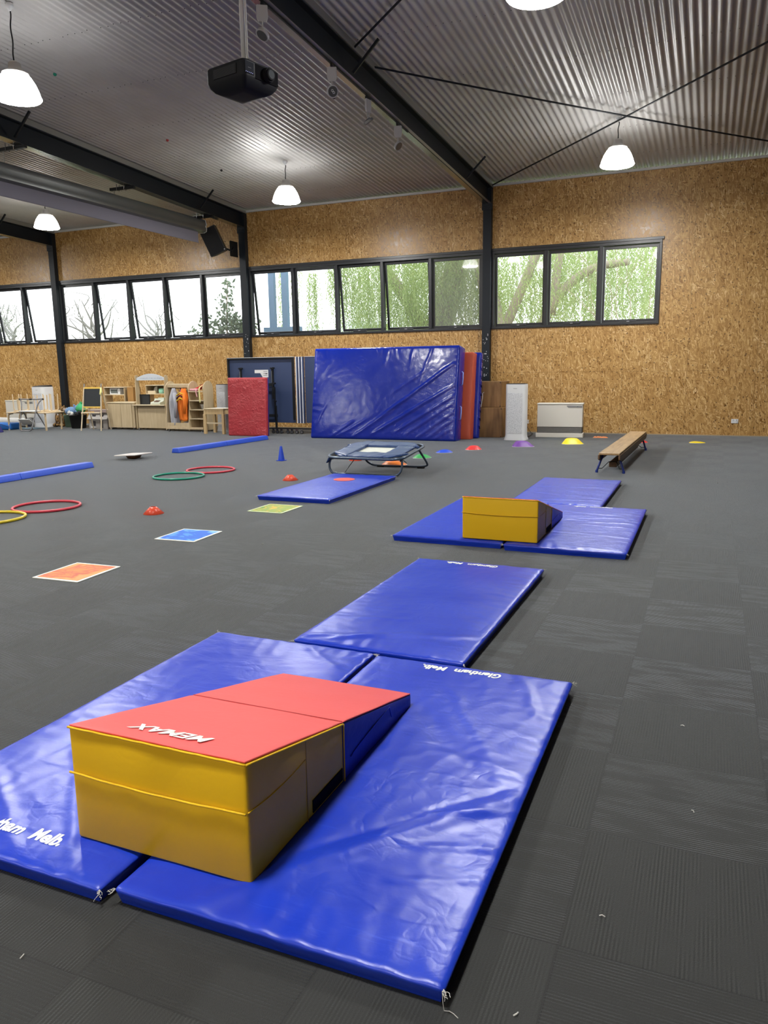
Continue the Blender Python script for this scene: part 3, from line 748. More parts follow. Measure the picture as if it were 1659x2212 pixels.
stone(-4.035, 11.12, 0, .27, .30, .05, (.04, .38, .09), 0, 'green stepping stone behind the right leg of the trampoline')
stone(-3.94, 11.92, 0, .26, .30, .045, (.015, .08, .65), 0, 'blue stepping stone between the green and the red stones', -.1)
stone(-3.61, 12.48, 0, .26, .28, .065, (.72, .03, .03), 0, 'red stepping stone in front of the crash mat corner', -.1)
stone(-2.94, 13.22, 0, .37, .34, .092, (.15, .045, .30), 0, 'purple stepping stone in front of the white air purifier', .25)
stone(-2.20, 13.88, 0, .37, .34, .10, (.85, .66, .02), 0, 'yellow stepping stone in front of the wall heater', .15)
stone(-1.10, 14.42, 0, .26, .28, .05, (.70, .08, .12), 0, 'red stepping stone showing below the far end of the bench')
stone(-.155, 14.60, 0, .265, .25, .022, (.85, .70, .03), 0, 'yellow flat stepping stone by the wall, right of the bench', 0)
b = MB(); random.seed(4)
for i in range(5):
    x = -1.98 + .05 * i; y = 15.22 + random.uniform(-.04, .04); b.add([(x - .04, y - .03, .002), (x + .05, y - .02, .004), (x + .03, y + .03, .016 + .01 * (i % 2)), (x - .02, y + .03, .018), (x, y, .03)], [(0, 1, 4), (1, 2, 4), (2, 3, 4), (3, 0, 4), (0, 3, 2, 1)])
b = b.build('crumpled_ribbon', mat('orange_ribbon', (.62, .20, .06), .6)); tag(b, 'small crumpled orange ribbon on the floor right of the wall heater', 'ribbon')

# ------------------------------------------------------------------ balance board
r = empty('balance_board', (-8.40, 9.69, 0), .0, 'square white balance board on a round base, alone on the carpet', 'balance board')
o = pad(.41, .43, .018, .006, .2).build('board', mat('white_laminate', (.66, .62, .60), .4), r, bevel=0); o.location = (0, 0, .062); o.rotation_euler = (R_(-1), R_(-3), .05)
MB().lathe([(.03, 0), (.10, .02), (.13, .062)], n=24).build('base', mat('brown_wood_base', (.16, .07, .03), .5), r, smooth=True)

# ------------------------------------------------------------------ bench
L = 3.52
r = empty('balance_bench', (-1.122, 10.0, 0), -.018, 'long wooden balance bench with blue steel legs, in front of the plain board wall', 'bench')
MB().box(-.128, .128, 0, L, .245, .272).build('seat_plank', m_bench, r, bevel=.006)
for s in (-1, 1):
    poly = [(0.0, .245), (0.0, .19), (.10, .165), (L - .10, .165), (L, .20), (L, .245)]
    m = MB().prism(poly, s * .126 - .011, s * .126 + .011, 'yz'); m.build('side_rail', m_benchd, r, bevel=.003)
MB().box(-.05, .05, .40, L - .42, .045, .115).build('balance_rail', m_benchd, r, bevel=.008)
m_bl = mat('blue_leg_enamel', (.012, .03, .20), .35)
for yy in (.16, 3.08):
    for s in (-1, 1):
        MB().tube([(s * .095, yy, .24), (s * .165, yy, .03), (s * .168, yy, 0)], .014, 8).build('leg', m_bl, r, smooth=True)
        MB().cyl((s * .168, yy, 0), (s * .168, yy, .035), .018, n=10).build('rubber_foot', m_bl, r)
    dy = .24 if yy < 1 else -.24
    MB().tube([(-.158, yy, .055), (-.11, yy + dy * .2, .05), (-.05, yy + dy * .9, .118), (0, yy + dy, .120), (.05, yy + dy * .9, .118), (.11, yy + dy * .2, .05), (.158, yy, .055)], .005, 6).build('rail_bracket', m_black, r, smooth=True)
bb = MB()
for yy in (.16, 1.7, L - .16):
    for s in (-1, 1): bb.cyl((s * .085, yy, .272), (s * .085, yy, .2745), .009, n=8)
bb.build('bolt', mat('pale_plug', (.6, .5, .35), .5), r)

# ------------------------------------------------------------------ mini trampoline
r = empty('mini_trampoline', (-4.03, 9.35, 0), 0, 'small blue square trampoline on tube legs behind the mat with the red spot', 'trampoline')
m_tube = mat('slate_blue_tube', (.07, .10, .15), .28, metal=.4)
m_pad = vinyl('trampoline_pad_vinyl', (.024, .055, .16), (.05, .10, .24), .30, 8.0, .006, .2)
zf, zb_ = .235, .335
def tz(y): return zf + (zb_ - zf) * (y + .49) / .98
def rr_pts(hw, hd, rad, n=7):
    P = []
    for cx, cy, a0 in ((hw - rad, hd - rad, 0), (-hw + rad, hd - rad, pi / 2), (-hw + rad, -hd + rad, pi), (hw - rad, -hd + rad, 1.5 * pi)):
        for i in range(n): a = a0 + pi / 2 * i / (n - 1); P.append((cx + rad * cos(a), cy + rad * sin(a)))
    return P
MB().tube([(x, y, tz(y)) for x, y in rr_pts(.53, .49, .17)], .017, 10, closed=True).build('frame', m_tube, r, smooth=True)
bed = MB().box(-.235, .235, -.21, .21, -.004, .004); bed.v = [(a, b, c + tz(b)) for a, b, c in bed.v]; bed.build('jump_bed', mat('cream_canvas_bed', (.62, .64, .58), .7), r)
def tpad(x0, x1, y0, y1, h, seed, label=None, trap=None, lift=0):
    w, d = x1 - x0, y1 - y0; cx, cy = (x0 + x1) / 2, (y0 + y1) / 2
    def fn(p, n):
        x, y = p.x + cx, p.y + cy
        if trap == 'y': x = cx + p.x * (1 - trapk * (1 if cy > 0 else -1) * p.y / d)
        if trap == 'x': y = cy + p.y * (1 - trapk * (1 if cx > 0 else -1) * p.x / w)
        z = p.z + .007 * noise.noise(Vector((p.x * 9, p.y * 9, seed))) * (p.z > .01) + lift * (1 if trap == 'x' and p.x * cx > 0 else 0) * .5
        return Vector((x, y, tz(y) + z + .002))
    trapk = .42
    pad(w, d, h, .010, .03, fn).build('edge_pad', m_pad, r, smooth=True)
tpad(-.47, -.225, -.40, .40, .036, 1, trap='x'); tpad(.225, .47, -.40, .40, .030, 2, trap='x')
tpad(-.44, .44, .20, .455, .034, 3, trap='y'); tpad(-.44, .44, -.45, -.20, .026, 4, trap='y')
ex_ = MB()
for i in range(44):
    P = rr_pts(.515, .475, .17, 12); x, y = P[int(i * len(P) / 44)]
    ex_.tube([(x, y, tz(y)), (x * .88, y * .88, tz(y * .88))], .005, 5)
ex_.build('elastic_cord', m_black, r)
fl_ = MB(); 
for i in range(6):
    t = i / 5
    fl_.v += [(-.50 + .03 * sin(i), -.45 + .14 * t, tz(-.4) - .015), (-.53 + .02 * sin(i * 2), -.46 + .14 * t, tz(-.4) - .085 + .03 * t)]
fl_.f = [(2 * i, 2 * i + 1, 2 * i + 3, 2 * i + 2) for i in range(5)]
o = fl_.build('loose_pad_flap', m_pad, r, smooth=True); s = o.modifiers.new('s', 'SOLIDIFY'); s.thickness = .005
def uleg(pts, name='leg'): MB().tube(pts, .0145, 9).build(name, m_tube, r, smooth=True)
def bez(P, n=8):
    out = []
    for k in range(len(P) - 1):
        p0 = Vector(P[max(k - 1, 0)]); p1 = Vector(P[k]); p2 = Vector(P[k + 1]); p3 = Vector(P[min(k + 2, len(P) - 1)])
        for i in range(n):
            t = i / n; out.append(.5 * ((2 * p1) + (-p0 + p2) * t + (2 * p0 - 5 * p1 + 4 * p2 - p3) * t * t + (-p0 + 3 * p1 - 3 * p2 + p3) * t ** 3))
    out.append(Vector(P[-1])); return out
uleg(bez([(-.49, -.36, tz(-.36)), (-.525, -.37, .14), (-.505, -.38, .055), (-.42, -.385, .018), (0, -.39, .016), (.38, -.385, .018), (.47, -.38, .055), (.50, -.37, .14), (.49, -.36, tz(-.36))], 6))
uleg(bez([(-.36, .30, tz(.3)), (-.37, .44, .12), (-.33, .53, .04), (-.22, .545, .018), (.1, .55, .018), (.38, .55, .02), (.50, .54, .04), (.52, .50, .09), (.47, .36, .26), (.46, .34, tz(.34))], 6))
for x in (-.18, .42): MB().box(x - .05, x + .05, .52, .575, 0, .022).build('rubber_foot', m_black, r, bevel=.004)
for s in (-1, 1):
    MB().tube([(s * .33 - .05, -.05, tz(0) - .01), (s * .30, .30, .10)] if s > 0 else [(-.34, -.30, .02), (-.28, .10, tz(.1) - .02)], .006, 6).build('leg_stay', m_grey, r)
    MB().cyl((s * .488, -.36, tz(-.36) - .05), (s * .488, -.36, tz(-.36) - .005), .02, n=8).build('leg_joint', m_black, r)
MB().cyl((.462, .345, tz(.34) - .06), (.462, .335, tz(.34) - .005), .021, n=8).build('leg_joint', m_black, r)

# ================================================================== CEILING EQUIPMENT
# projector on a pole
px, py = -3.76, 6.0
r = empty('ceiling_projector', (px, py, 3.74), 0, 'black projector hanging on a pale pole from the roof', 'projector')
pz = zc(py) - 3.74
MB().cyl((.02, 0, .10), (.02, 0, pz - .02), .022, n=16).build('mounting_pole', m_whitep, r, smooth=True)
MB().cyl((.055, 0, .10), (.055, 0, pz - .02), .007, n=8).build('signal_cable', m_white, r, smooth=True)
MB().box(-.06, .10, -.06, .06, pz - .05, pz - .014).build('ceiling_bracket', m_whitep, r, bevel=.005)
MB().cyl((.02, 0, .085), (.02, 0, .115), .035, n=16).build('pole_collar', m_black, r)
yaw = R_(-13)
Mz = Matrix.Rotation(yaw, 4, 'Z')
def shell(hw, hd, z_list, rad):
    m = MB(); n = 9; rings = []
    for z, f in z_list:
        rings.append([Mz @ Vector((x, y, z)) for x, y in rr_pts(hw * f, hd * f, rad * f, n)])
    k = len(rings[0]); m.v = [v for q in rings for v in q]
    m.f = [(i * k + j, i * k + (j + 1) % k, (i + 1) * k + (j + 1) % k, (i + 1) * k + j) for i in range(len(rings) - 1) for j in range(k)]
    m.f += [tuple(range(k - 1, -1, -1)), tuple((len(rings) - 1) * k + j for j in range(k))]
    return m
o = shell(.225, .205, [(-.125, .42), (-.118, .62), (-.10, .80), (-.07, .93), (-.045, .985), (-.035, 1.0), (.068, 1.0), (.082, .95), (.086, .88)], .035).build('case', mat('charcoal_projector_case', (.012, .013, .016), .6, spec=.2), r); auto_smooth(o, 25)
MB().box(-.13, .14, -.212, -.2051, -.02, .055, Mz).build('air_grille', m_black, r)       # faces the left
b = MB()
for i in range(9): b.box(-.12, .13, -.2145, -.2125, -.015 + .0075 * i, -.012 + .0075 * i, Mz)
b.build('grille_slats', m_dkgrey, r)
MB().box(.2251, .230, -.195, -.10, -.03, .06, Mz).build('control_panel', mat('panel_grey', (.024, .026, .032), .85, spec=.05), r)
led = MB()
for i in range(5): led.box(.2301, .2312, -.19 + .018 * i, -.186 + .018 * i, -.022, -.018, Mz)
led.build('status_light', mat('status_led', (.2, .25, .8), .4, emis=(.35, .4, 1), es=.5), r)
MB().box(.2301, .2308, -.165, -.130, .013, .017, Mz).build('maker_badge', mat('dull_grey_print', (.12, .12, .13), .7, spec=.1), r)
MB().box(.2251, .2275, -.08, .185, -.045, .066, Mz).build('lens_bay', mat('matt_black_bay', (.006, .006, .007), .9, spec=.05), r, bevel=.002)
d = Mz @ Vector((1, 0, 0)); c0 = Mz @ Vector((.2276, .06, .012))
lz = MB(); lz.cyl(c0, c0 + d * .03, .058, .055, 24); lz.cyl(c0 + d * .03, c0 + d * .045, .047, .044, 24)
lz.build('lens_barrel', mat('matt_lens_barrel', (.012, .012, .014), .8, spec=.08), r)
MB().cyl(c0 + d * .0451, c0 + d * .047, .034, n=24).build('lens_glass', mat('lens_glass', (.02, .025, .03), .6, spec=.1), r)
for s in (-.16, .16): MB().cyl(Mz @ Vector((s, -.1, .086)), Mz @ Vector((s, -.1, .105)), .018, n=12).build('levelling_foot', m_black, r)

# spotlight track and heads
tx = -4.36
o = MB(); slab(o, tx - .010, tx + .010, 3.0, 11.45, -.445, -.4245); o = o.build('spotlight_track', m_black); tag(o, 'thin black lighting track beside the roof beam, above the white spotlights', 'lighting track')
m_spot = mat('satin_white_spotlight', (.50, .50, .51), .4); m_lensr = mat('spot_lens', (.10, .10, .10), .12)
SP = [(7.37, -.5, -.25, 35, 'white track spotlight right of the projector pole at the top'), (8.93, .55, -.75, 20, 'white track spotlight with its ringed lens turned to the viewer'), (9.99, .95, .1, -10, 'white track spotlight seen side on with a dark round head'), (11.05, .9, -.3, 5, 'white track spotlight farthest from the viewer')]
for i, (y, hx, hy, yw, lab) in enumerate(SP):
    r = empty('track_spotlight', (tx, y, zc(y) - .445), R_(yw), lab, 'spotlight', 'white spotlights on the ceiling track')
    MB().box(-.014, .014, -.05, .05, -.03, 0).build('track_adapter', m_black, r)
    q = MB(); q.prism([(-.055, -.03), (.055, -.03), (.058, -.14), (.042, -.19), (-.042, -.19), (-.058, -.14)], -.016, .016, 'yz' if i == 2 else 'xz'); q.build('driver_box', m_spot, r, bevel=.006)
    arm = MB(); arm.tube([(0, -.03, -.185), (0, -.025, -.24), (0, 0, -.275)], .006, 6); arm.tube([(0, .03, -.185), (0, .025, -.24), (0, 0, -.275)], .006, 6); arm.build('yoke', m_spot, r)
    dv = Vector((hx, hy, -.75)).normalized() if i != 1 else Vector((.45, -.85, -.35)).normalized()
    if i == 2: dv = Vector((.25, .3, -.6)).normalized()
    c0 = Vector((0, 0, -.295))
    h = MB(); h.cyl(c0 - dv * .028, c0 - dv * .012, .03, .068, 24); h.cyl(c0 - dv * .012, c0 + dv * .02, .068, .072, 24)
    h.build('lamp_head', m_spot if i != 2 else m_grey, r, bevel=.003)
    l = MB(); l.cyl(c0 + dv * .0201, c0 + dv * .0225, .058, n=24); l.build('lens', m_lensr, r)
    if i == 1:
        a = dv.orthogonal().normalized(); b_ = dv.cross(a); e = MB()
        for s in (-1, 1): e.tube([c0 + dv * .025 + b_ * s * .014 + (a * cos(t) + b_ * sin(t)) * .012 for t in [2 * pi * j / 16 for j in range(16)]], .003, 5, closed=True)
        e.build('reflector_ring', mat('white_ring', (.9, .9, .9), .3), r)

# projection screen hung under the left beam
SX = -10.62
r = empty('projection_screen', (SX, 12.0, 4.45), 0, 'long grey projection screen case hanging by chains under the roof beam, screen rolled up', 'projection screen')
m_case = mat('screen_case_grey', (.20, .21, .21), .34, metal=.5)
pr_ = [(.0, .23), (.10, .19), (.125, .10), (.105, .055), (.125, .01), (.115, -.05), (.05, -.075), (-.09, -.075), (-.12, 0), (-.11, .15), (-.06, .215)]
m = MB().prism(pr_, -6.0, 2.98, 'xz'); o = m.build('screen_case', m_case, r); auto_smooth(o, 50)
MB().prism([(a * 1.03, b * 1.03) for a, b in pr_], 2.98, 3.0, 'xz').build('end_cap', m_whitep, r)
MB().box(.02, .027, -5.95, 2.80, -.29, -.06).build('screen_hem', mat('lavender_grey_screen_back', (.26, .25, .31), .7), r)
MB().cyl((.024, -5.95, -.295), (.024, 2.80, -.295), .011, n=8).build('weight_bar', mat('lavender_grey_screen_back', (.26, .25, .31), .7), r)
for y in (9.75, 12.25, 14.72):
    z = zc(y) - .42
    b = empty('hanging_bar', (COLX[2], y, z), 0, {9.75: 'black clamped bar holding the screen chain, nearest the left edge', 12.25: 'black clamped bar with two U bolts holding the middle screen chain', 14.72: 'black clamped bar next to the end of the screen, above the loudspeaker'}[y], 'bar', 'black bars clamped under the roof beam')
    MB().box(-.45, .12, -.03, .03, -.055, -.003).build('bar', m_black, b, bevel=.004)
    for xx in (-.27, -.10):
        MB().tube([(xx, -.036, .05), (xx, -.036, -.062), (xx, .036, -.062), (xx, .036, .05)], .006, 6).build('u_bolt', m_chrome, b)
    lk = MB(); za, zb2 = z - .055, 4.45 + .21; n = max(3, int((za - zb2) / .032))
    for i in range(n + 1):
        zz = za - (za - zb2) * i / n; L_ = .021
        if i % 2: pts = [(.008 * cos(t), 0, L_ * sin(t)) for t in [2 * pi * j / 10 for j in range(10)]]
        else: pts = [(0, .008 * cos(t), L_ * sin(t)) for t in [2 * pi * j / 10 for j in range(10)]]
        lk.tube([(SX + p[0], y + p[1], zz + p[2]) for p in pts], .0028, 4, closed=True)
    c = lk.build('steel_chain', m_grey); tag(c, {9.75: 'steel chain of the screen nearest the left edge', 12.25: 'steel chain at the middle of the screen case', 14.72: 'short steel chain at the right end of the screen case'}[y], 'chain', 'steel chains holding the projection screen')

# loudspeaker on the second column
r = empty('wall_loudspeaker', (-10.62, 15.45, 4.28), 0, 'black loudspeaker tilted down on a bracket beside the middle column', 'loudspeaker')
Ms = Matrix.Rotation(R_(-22), 4, 'Y') @ Matrix.Rotation(R_(12), 4, 'Z') @ Matrix.Rotation(R_(16), 4, 'X')
sp = MB(); sp.prism([(-.20, -.15), (.20, -.15), (.15, .14), (-.15, .14)], -.30, .30, 'xy'); sp.v = [tuple(Ms @ Vector(v)) for v in sp.v]
sp.build('cabinet', m_dkgrey, r, bevel=.02, seg=3)
g = MB().box(-.185, .185, -.156, -.1501, -.28, .28, Ms); g.build('grille', m_black, r, bevel=.006)
MB().box(-.20, -.06, -.10, .06, .301, .345, Ms).build('white_cable_box', m_whitep, r, bevel=.004)
MB().box(.165, .185, -.158, -.1565, -.27, -.25, Ms).build('badge', m_whitep, r)
q = MB(); a_ = Ms @ Vector((.16, .05, -.26)); q.tube([a_, a_ + Vector((.08, .08, -.04)), (.28, .34, -.12)], .022, 8); q.build('bracket_arm', m_black, r)
MB().box(.24, .275, .24, .52, -.32, .02).build('bracket_plate', m_black, r, bevel=.004)

# small things caught in the ribs
for x, y, col, lab in ((-8.45, 8.75, (.01, .25, .16), 'small green ball stuck to the ribbed ceiling'), (-8.75, 11.5, (.55, .08, .08), 'small red scrap stuck to the ribbed ceiling'), (-8.9, 13.3, (.02, .02, .02), 'small black clip on the ribbed ceiling above the wall lamp'), (-5.3, 10.9, (.03, .03, .03), 'small dark clip on the ribbed ceiling near the beam')):
    o = MB().lathe([(.001, -.025), (.018, -.018), (.025, 0), (.018, .014), (.001, .02)], n=10, c=(0, 0, 0)).build('stuck_scrap', mat('scrap_' + lab.split()[1], col, .7), loc=(x, y, zc(y) - .018), smooth=True); tag(o, lab, 'scrap')

# ================================================================== ALONG THE BACK WALL
def leaning(name, x0, x1, yb, h, th, lean, m, label, cat, seed, folds=(), res=.03, grp=None, amp=1.0, part='cover', rad=.02):
    w = x1 - x0
    r = empty(name, ((x0 + x1) / 2, yb, .002), 0, label, cat, grp)
    r.rotation_euler = (-lean, 0, 0)
    def fn(p, n):                 # p: x, y(depth = height of mat), z(thickness) -> stand up
        hgt = h / 2 + p.y; t = p.z
        if t > th * .7: t += mat_h(p.x, p.y, w, h, seed, amp, folds)
        elif abs(n.z) < .6: 
            b = .006 * noise.noise(Vector((p.x * 5, p.y * 9, seed + 2))) * amp; p = p + Vector((n.x, n.y, 0)) * b; hgt = h / 2 + p.y
        return Vector((p.x, th - t, max(hgt, -.02)))
    o = pad(w, h, th, rad, res, fn).build(part, m, r, smooth=True)
    return r
CF = []
random.seed(12)
for a, b, wd, am in (((.0, -.45), (1.42, .55), .018, .016), ((-.1, -.75), (1.40, .12), .020, .013), ((.35, -.72), (1.45, -.05), .016, .012), ((.55, -.78), (1.45, -.18), .015, .010), ((.75, -.85), (1.46, -.35), .014, .010), ((.95, -.86), (1.46, -.50), .012, .009), ((1.1, -.88), (1.46, -.65), .012, .008),
                     ((-.6, -.86), (.2, -.35), .018, .008), ((-1.1, -.88), (-.6, -.55), .016, .009), ((-.95, -.86), (-.3, -.5), .014, .007), ((-1.45, -.7), (-1.2, -.2), .012, .008), ((-1.40, .3), (-1.0, .8), .010, .004), ((.1, .88), (.0, .5), .012, .005), ((.6, .88), (.55, .45), .012, .005), ((1.0, .88), (.75, .2), .014, .006), ((.2, .0), (.9, .45), .020, .006)):
    CF.append((a, b, wd, am))
cm_ = leaning('crash_mat', -7.395, -4.34, 13.76, 1.80, .36, .165, m_bluec, 'huge blue crash mat leaning in front of the other mats', 'crash mat', 51.0, CF, .028, amp=1.3, rad=.03)
for z in (.55, 1.2):
    MB().tube([(1.534, .18, z - .13), (1.560, .175, z - .11), (1.565, .17, z), (1.560, .175, z + .11), (1.534, .18, z + .13)], .012, 6).build('carry_handle', mat('pale_blue_webbing', (.25, .35, .80), .5), cm_, smooth=True)
MB().tube([(1.527, .012, .05 + 1.7 * i / 30 ) for i in range(31)], .006, 5).build('edge_seam', m_blue_n, cm_)
leaning('red_crash_mat', -6.9, -4.19, 14.225, 1.66, .235, .13, m_redo, 'thick faded red mat between the big crash mat and the blue mat behind it', 'crash mat', 55.0, (), .08, rad=.012)
bm_ = leaning('blue_crash_mat', -6.9, -4.11, 14.475, 1.66, .16, .13, m_bluec, 'rear blue mat with puckered edge behind the red one, against the boxes', 'crash mat', 58.0, (), .08, rad=.02)
h = MB()
for i in range(9): h.tube([(1.398, .02, .25 + .16 * i), (1.414, .05, .24 + .16 * i), (1.40, .14, .20 + .16 * i)], .008, 5)
h.build('puckered_seam', m_blue_n, bm_, smooth=True)
MB().tube([(1.41, .10, .62), (1.44, .08, .80), (1.43, .1, .88), (1.46, .1, .90)], .006, 5).build('tie_cord', m_thread, bm_)
rm = leaning('red_gym_mat', -9.405, -8.47, 13.83, 1.215, .10, .05, m_redm, 'red vinyl mat standing on end in front of the folded table tennis table', 'gym mat', 61.0, (), .018, amp=1.5, rad=.02)
o = pad(.92, 1.205, .03, .01, .3, lambda p, n: Vector((p.x, .104 + p.z, 1.2 / 2 + p.y + .004))).build('blue_back_panel', m_blue_n, rm, smooth=True)

# folded table tennis table
TX0, TY = -9.86, 14.62
r = empty('table_tennis_table', (TX0, TY, 0), 0, 'folded blue table tennis table on castors behind the red mat', 'table tennis table')
m_tt = mat('slate_blue_table_top', (.035, .055, .125), .45); m_ttl = mat('white_table_line', (.75, .77, .82), .5)
def tt_half(x0, w, y, nm, under):
    MB().box(x0, x0 + w, y, y + .02, .235, 1.63).build(nm, m_tt, r)
    f = MB(); f.box(x0 - .004, x0 + .034, y - .035, y, .235, 1.63); f.box(x0 + .034, x0 + w, y - .035, y, 1.595, 1.63)
    if under: f.box(x0 + w - .04, x0 + w, y - .035, y, .30, 1.595)
    f.build('edge_frame', m_black, r)
    MB().box(x0 - .004, x0 + w, y - .036, y + .022, 1.6301, 1.638).build('pale_top_edge', m_ttl, r)
tt_half(0, 1.66, 0, 'table_panel', True)
for i, x in enumerate((1.705, 1.775, 1.845)):
    o = MB().box(x, x + .018, -.02 + .0 * i, .02, .23, 1.636); o.build('white_line', m_ttl, r)
    MB().box(x + .0181, x + .05, -.012, .02, .23, 1.63).build('panel_edge', m_tt, r)
MB().box(1.90, 2.9, .03, .05, .235, 1.63).build('table_panel', m_tt, r)
MB().box(1.90, 2.9, .02, .052, 1.6301, 1.638).build('pale_top_edge', m_ttl, r)
for x in (.36, 1.16):
    g = MB(); g.box(x - .02, x + .02, -.075, -.036, .75, 1.40); g.box(x + .03, x + .055, -.085, -.05, .28, 1.0); g.build('folding_leg', m_black, r, bevel=.004)
    j = MB()
    for dx, z in ((-.02, 1.40), (.03, 1.405), (.045, 1.08), (.05, .70)): j.cyl((x + dx, -.10, z), (x + dx, -.04, z), .02, n=10)
    j.build('leg_joint', m_black, r)
    MB().box(x - .012, x - .004, -.092, -.086, 1.10, 1.34).build('locking_rod', m_grey, r)
c = MB(); c.box(.38, 1.16, -.07, -.037, 1.02, 1.085); c.build('cross_bar', m_black, r)
c = MB(); c.box(.38, 1.24, -.07, -.037, .36, .42); c.build('cross_bar', m_black, r)
MB().box(1.20, 1.235, -.085, -.05, .10, .60).build('castor_post', m_black, r)
MB().prism([(.68, 1.37), (1.02, 1.37), (1.02, 1.21), (.88, 1.21), (.82, 1.30), (.68, 1.30)], -.0045, -.0005, 'xz').build('paper_label', mat('white_paper', (.75, .75, .74), .6), r)
k = MB()
for i in range(3): k.box(.90, 1.0, -.006, -.0046, 1.33 - .04 * i, 1.338 - .04 * i)
k.box(.955, .975, -.006, -.0046, 1.278, 1.30); k.box(.985, 1.0, -.006, -.0046, 1.278, 1.30); k.build('label_print', m_black, r)
c = MB()
c.box(1.0, 2.1, -.05, .10, .10, .125); c.build('chassis_rail', m_black, r)
for x in (1.14, 1.24, 1.34, 1.50, 1.60, 1.72, 1.84):
    w = MB().cyl((x - .001, -.085, .042), (x - .001, -.055, .042), .040, n=16); w.build('castor_wheel', m_dkgrey, r)
    MB().cyl((x - .001, -.09, .042), (x - .001, -.0851, .042), .022, n=12).build('castor_hub', m_chrome, r)
    f = MB().box(x - .025, x + .025, -.09, -.05, .083, .105); f.build('castor_fork', m_chrome, r)

# wooden plyometric boxes
def plybox(x, y, z, w, d, h, label):
    r = empty('wooden_box', (x, y, z), 0, label, 'box', 'stained wooden jump boxes by the column')
    t = .018
    b = MB(); b.box(-w / 2 + t, w / 2 - t, -d / 2, d / 2, 0, h); b.build('box_body', m_brown, r, bevel=.006)
    e = MB(); e.box(-w / 2, -w / 2 + t - .0005, -d / 2, d / 2, 0, h); e.build('side_panel', m_birch_b, r, bevel=.006)
    e = MB(); e.box(w / 2 - t + .0005, w / 2, -d / 2, d / 2, 0, h); e.build('side_panel', m_brown, r, bevel=.006)
    p = MB()
    for sx in (-1, 1):
        for zz in (.02, h - .02): p.cyl((sx * (w / 2 - .03), -d / 2 - .004, zz), (sx * (w / 2 - .03), -d / 2 + .001, zz), .012, n=8)
    p.build('corner_plug', mat('dark_plug', (.03, .015, .01), .6), r)
m_birch_b = woodmat('ply_side_edge', (.20, .12, .045), (.30, .19, .08), 5, 'Z')
plybox(-4.045, 15.16, 0, .70, .75, .58, 'brown wooden box on the floor, lower of the two by the column')
plybox(-4.06, 15.24, .582, .61, .62, .50, 'brown wooden box on top of the other, in front of the column')

# air purifiers
def purifier(x, y, w, d, h, label, rz=0, top='flat', body=None):
    r = empty('air_purifier', (x, y, 0), rz, label, 'air purifier', 'white tower air purifiers on the carpet')
    n = 6; m = MB(); rings = []
    for z, f in ((0, 1.13), (.012, 1.14), (.05, 1.04), (.10, 1.0), (h - .03, 1.0), (h - .008, .99)):
        rings.append([(a, b, z) for a, b in rr_pts(w / 2 * f, d / 2 * (1 if f < 1.02 else 1.02), min(w, d) * .22, n)])
    k = len(rings[0]); m.v = [v for q in rings for v in q]
    m.f = [(i * k + j, i * k + (j + 1) % k, (i + 1) * k + (j + 1) % k, (i + 1) * k + j) for i in range(len(rings) - 1) for j in range(k)] + [tuple(range(k - 1, -1, -1)), tuple((len(rings) - 1) * k + j for j in range(k))]
    auto_smooth(m.build('body', body or m_whitep, r), 40)
    t = MB(); q = rr_pts(w / 2 * .93, d / 2 * .93, min(w, d) * .2, n); kk = len(q); t.v = [(a, b, h - .008) for a, b in q] + [(a * .97, b * .97, h + .004 + (.03 * (b / d + .5) if top == 'slope' else 0)) for a, b in q]
    t.f = [(j, (j + 1) % kk, kk + (j + 1) % kk, kk + j) for j in range(kk)] + [tuple(range(kk - 1, -1, -1)), tuple(kk + j for j in range(kk))]
    t.build('outlet_grille', m_black, r)
    MB().box(-w * .37, w * .37, -d / 2 - .003, -d / 2 + .004, .13, h - .17).build('perforated_panel', m_perf, r, bevel=.002)
    MB().box(-.035, .035, -d / 2 - .002, -d / 2 + .003, h - .09, h - .082).build('maker_badge', m_grey, r)
    return r
m_perf = mat('perforated_grey_panel', (.55, .57, .60), .5); t_ = NT(m_perf)
co_ = t_.n('ShaderNodeTexCoord').outputs['Object']; vv = t_.n('ShaderNodeTexVoronoi', i_Scale=70.0); t_.l(co_, vv.inputs['Vector']); t_.l(t_.ramp(vv.outputs['Distance'], [(.2, (.38, .40, .44)), (.5, (.66, .68, .71))]), t_.b.inputs['Base Color'])
purifier(-3.335, 14.42, .375, .30, 1.05, 'tall white air purifier beside the wooden boxes')
purifier(-15.78, 15.0, .42, .40, 1.03, 'white air purifier behind the upturned stools at the left', R_(0), 'slope')
purifier(-10.22, 14.95, .30, .30, 1.06, 'silver-grey air purifier behind the dress-up shelf and the small table', 0, body=mat('silver_purifier', (.50, .51, .53), .4))

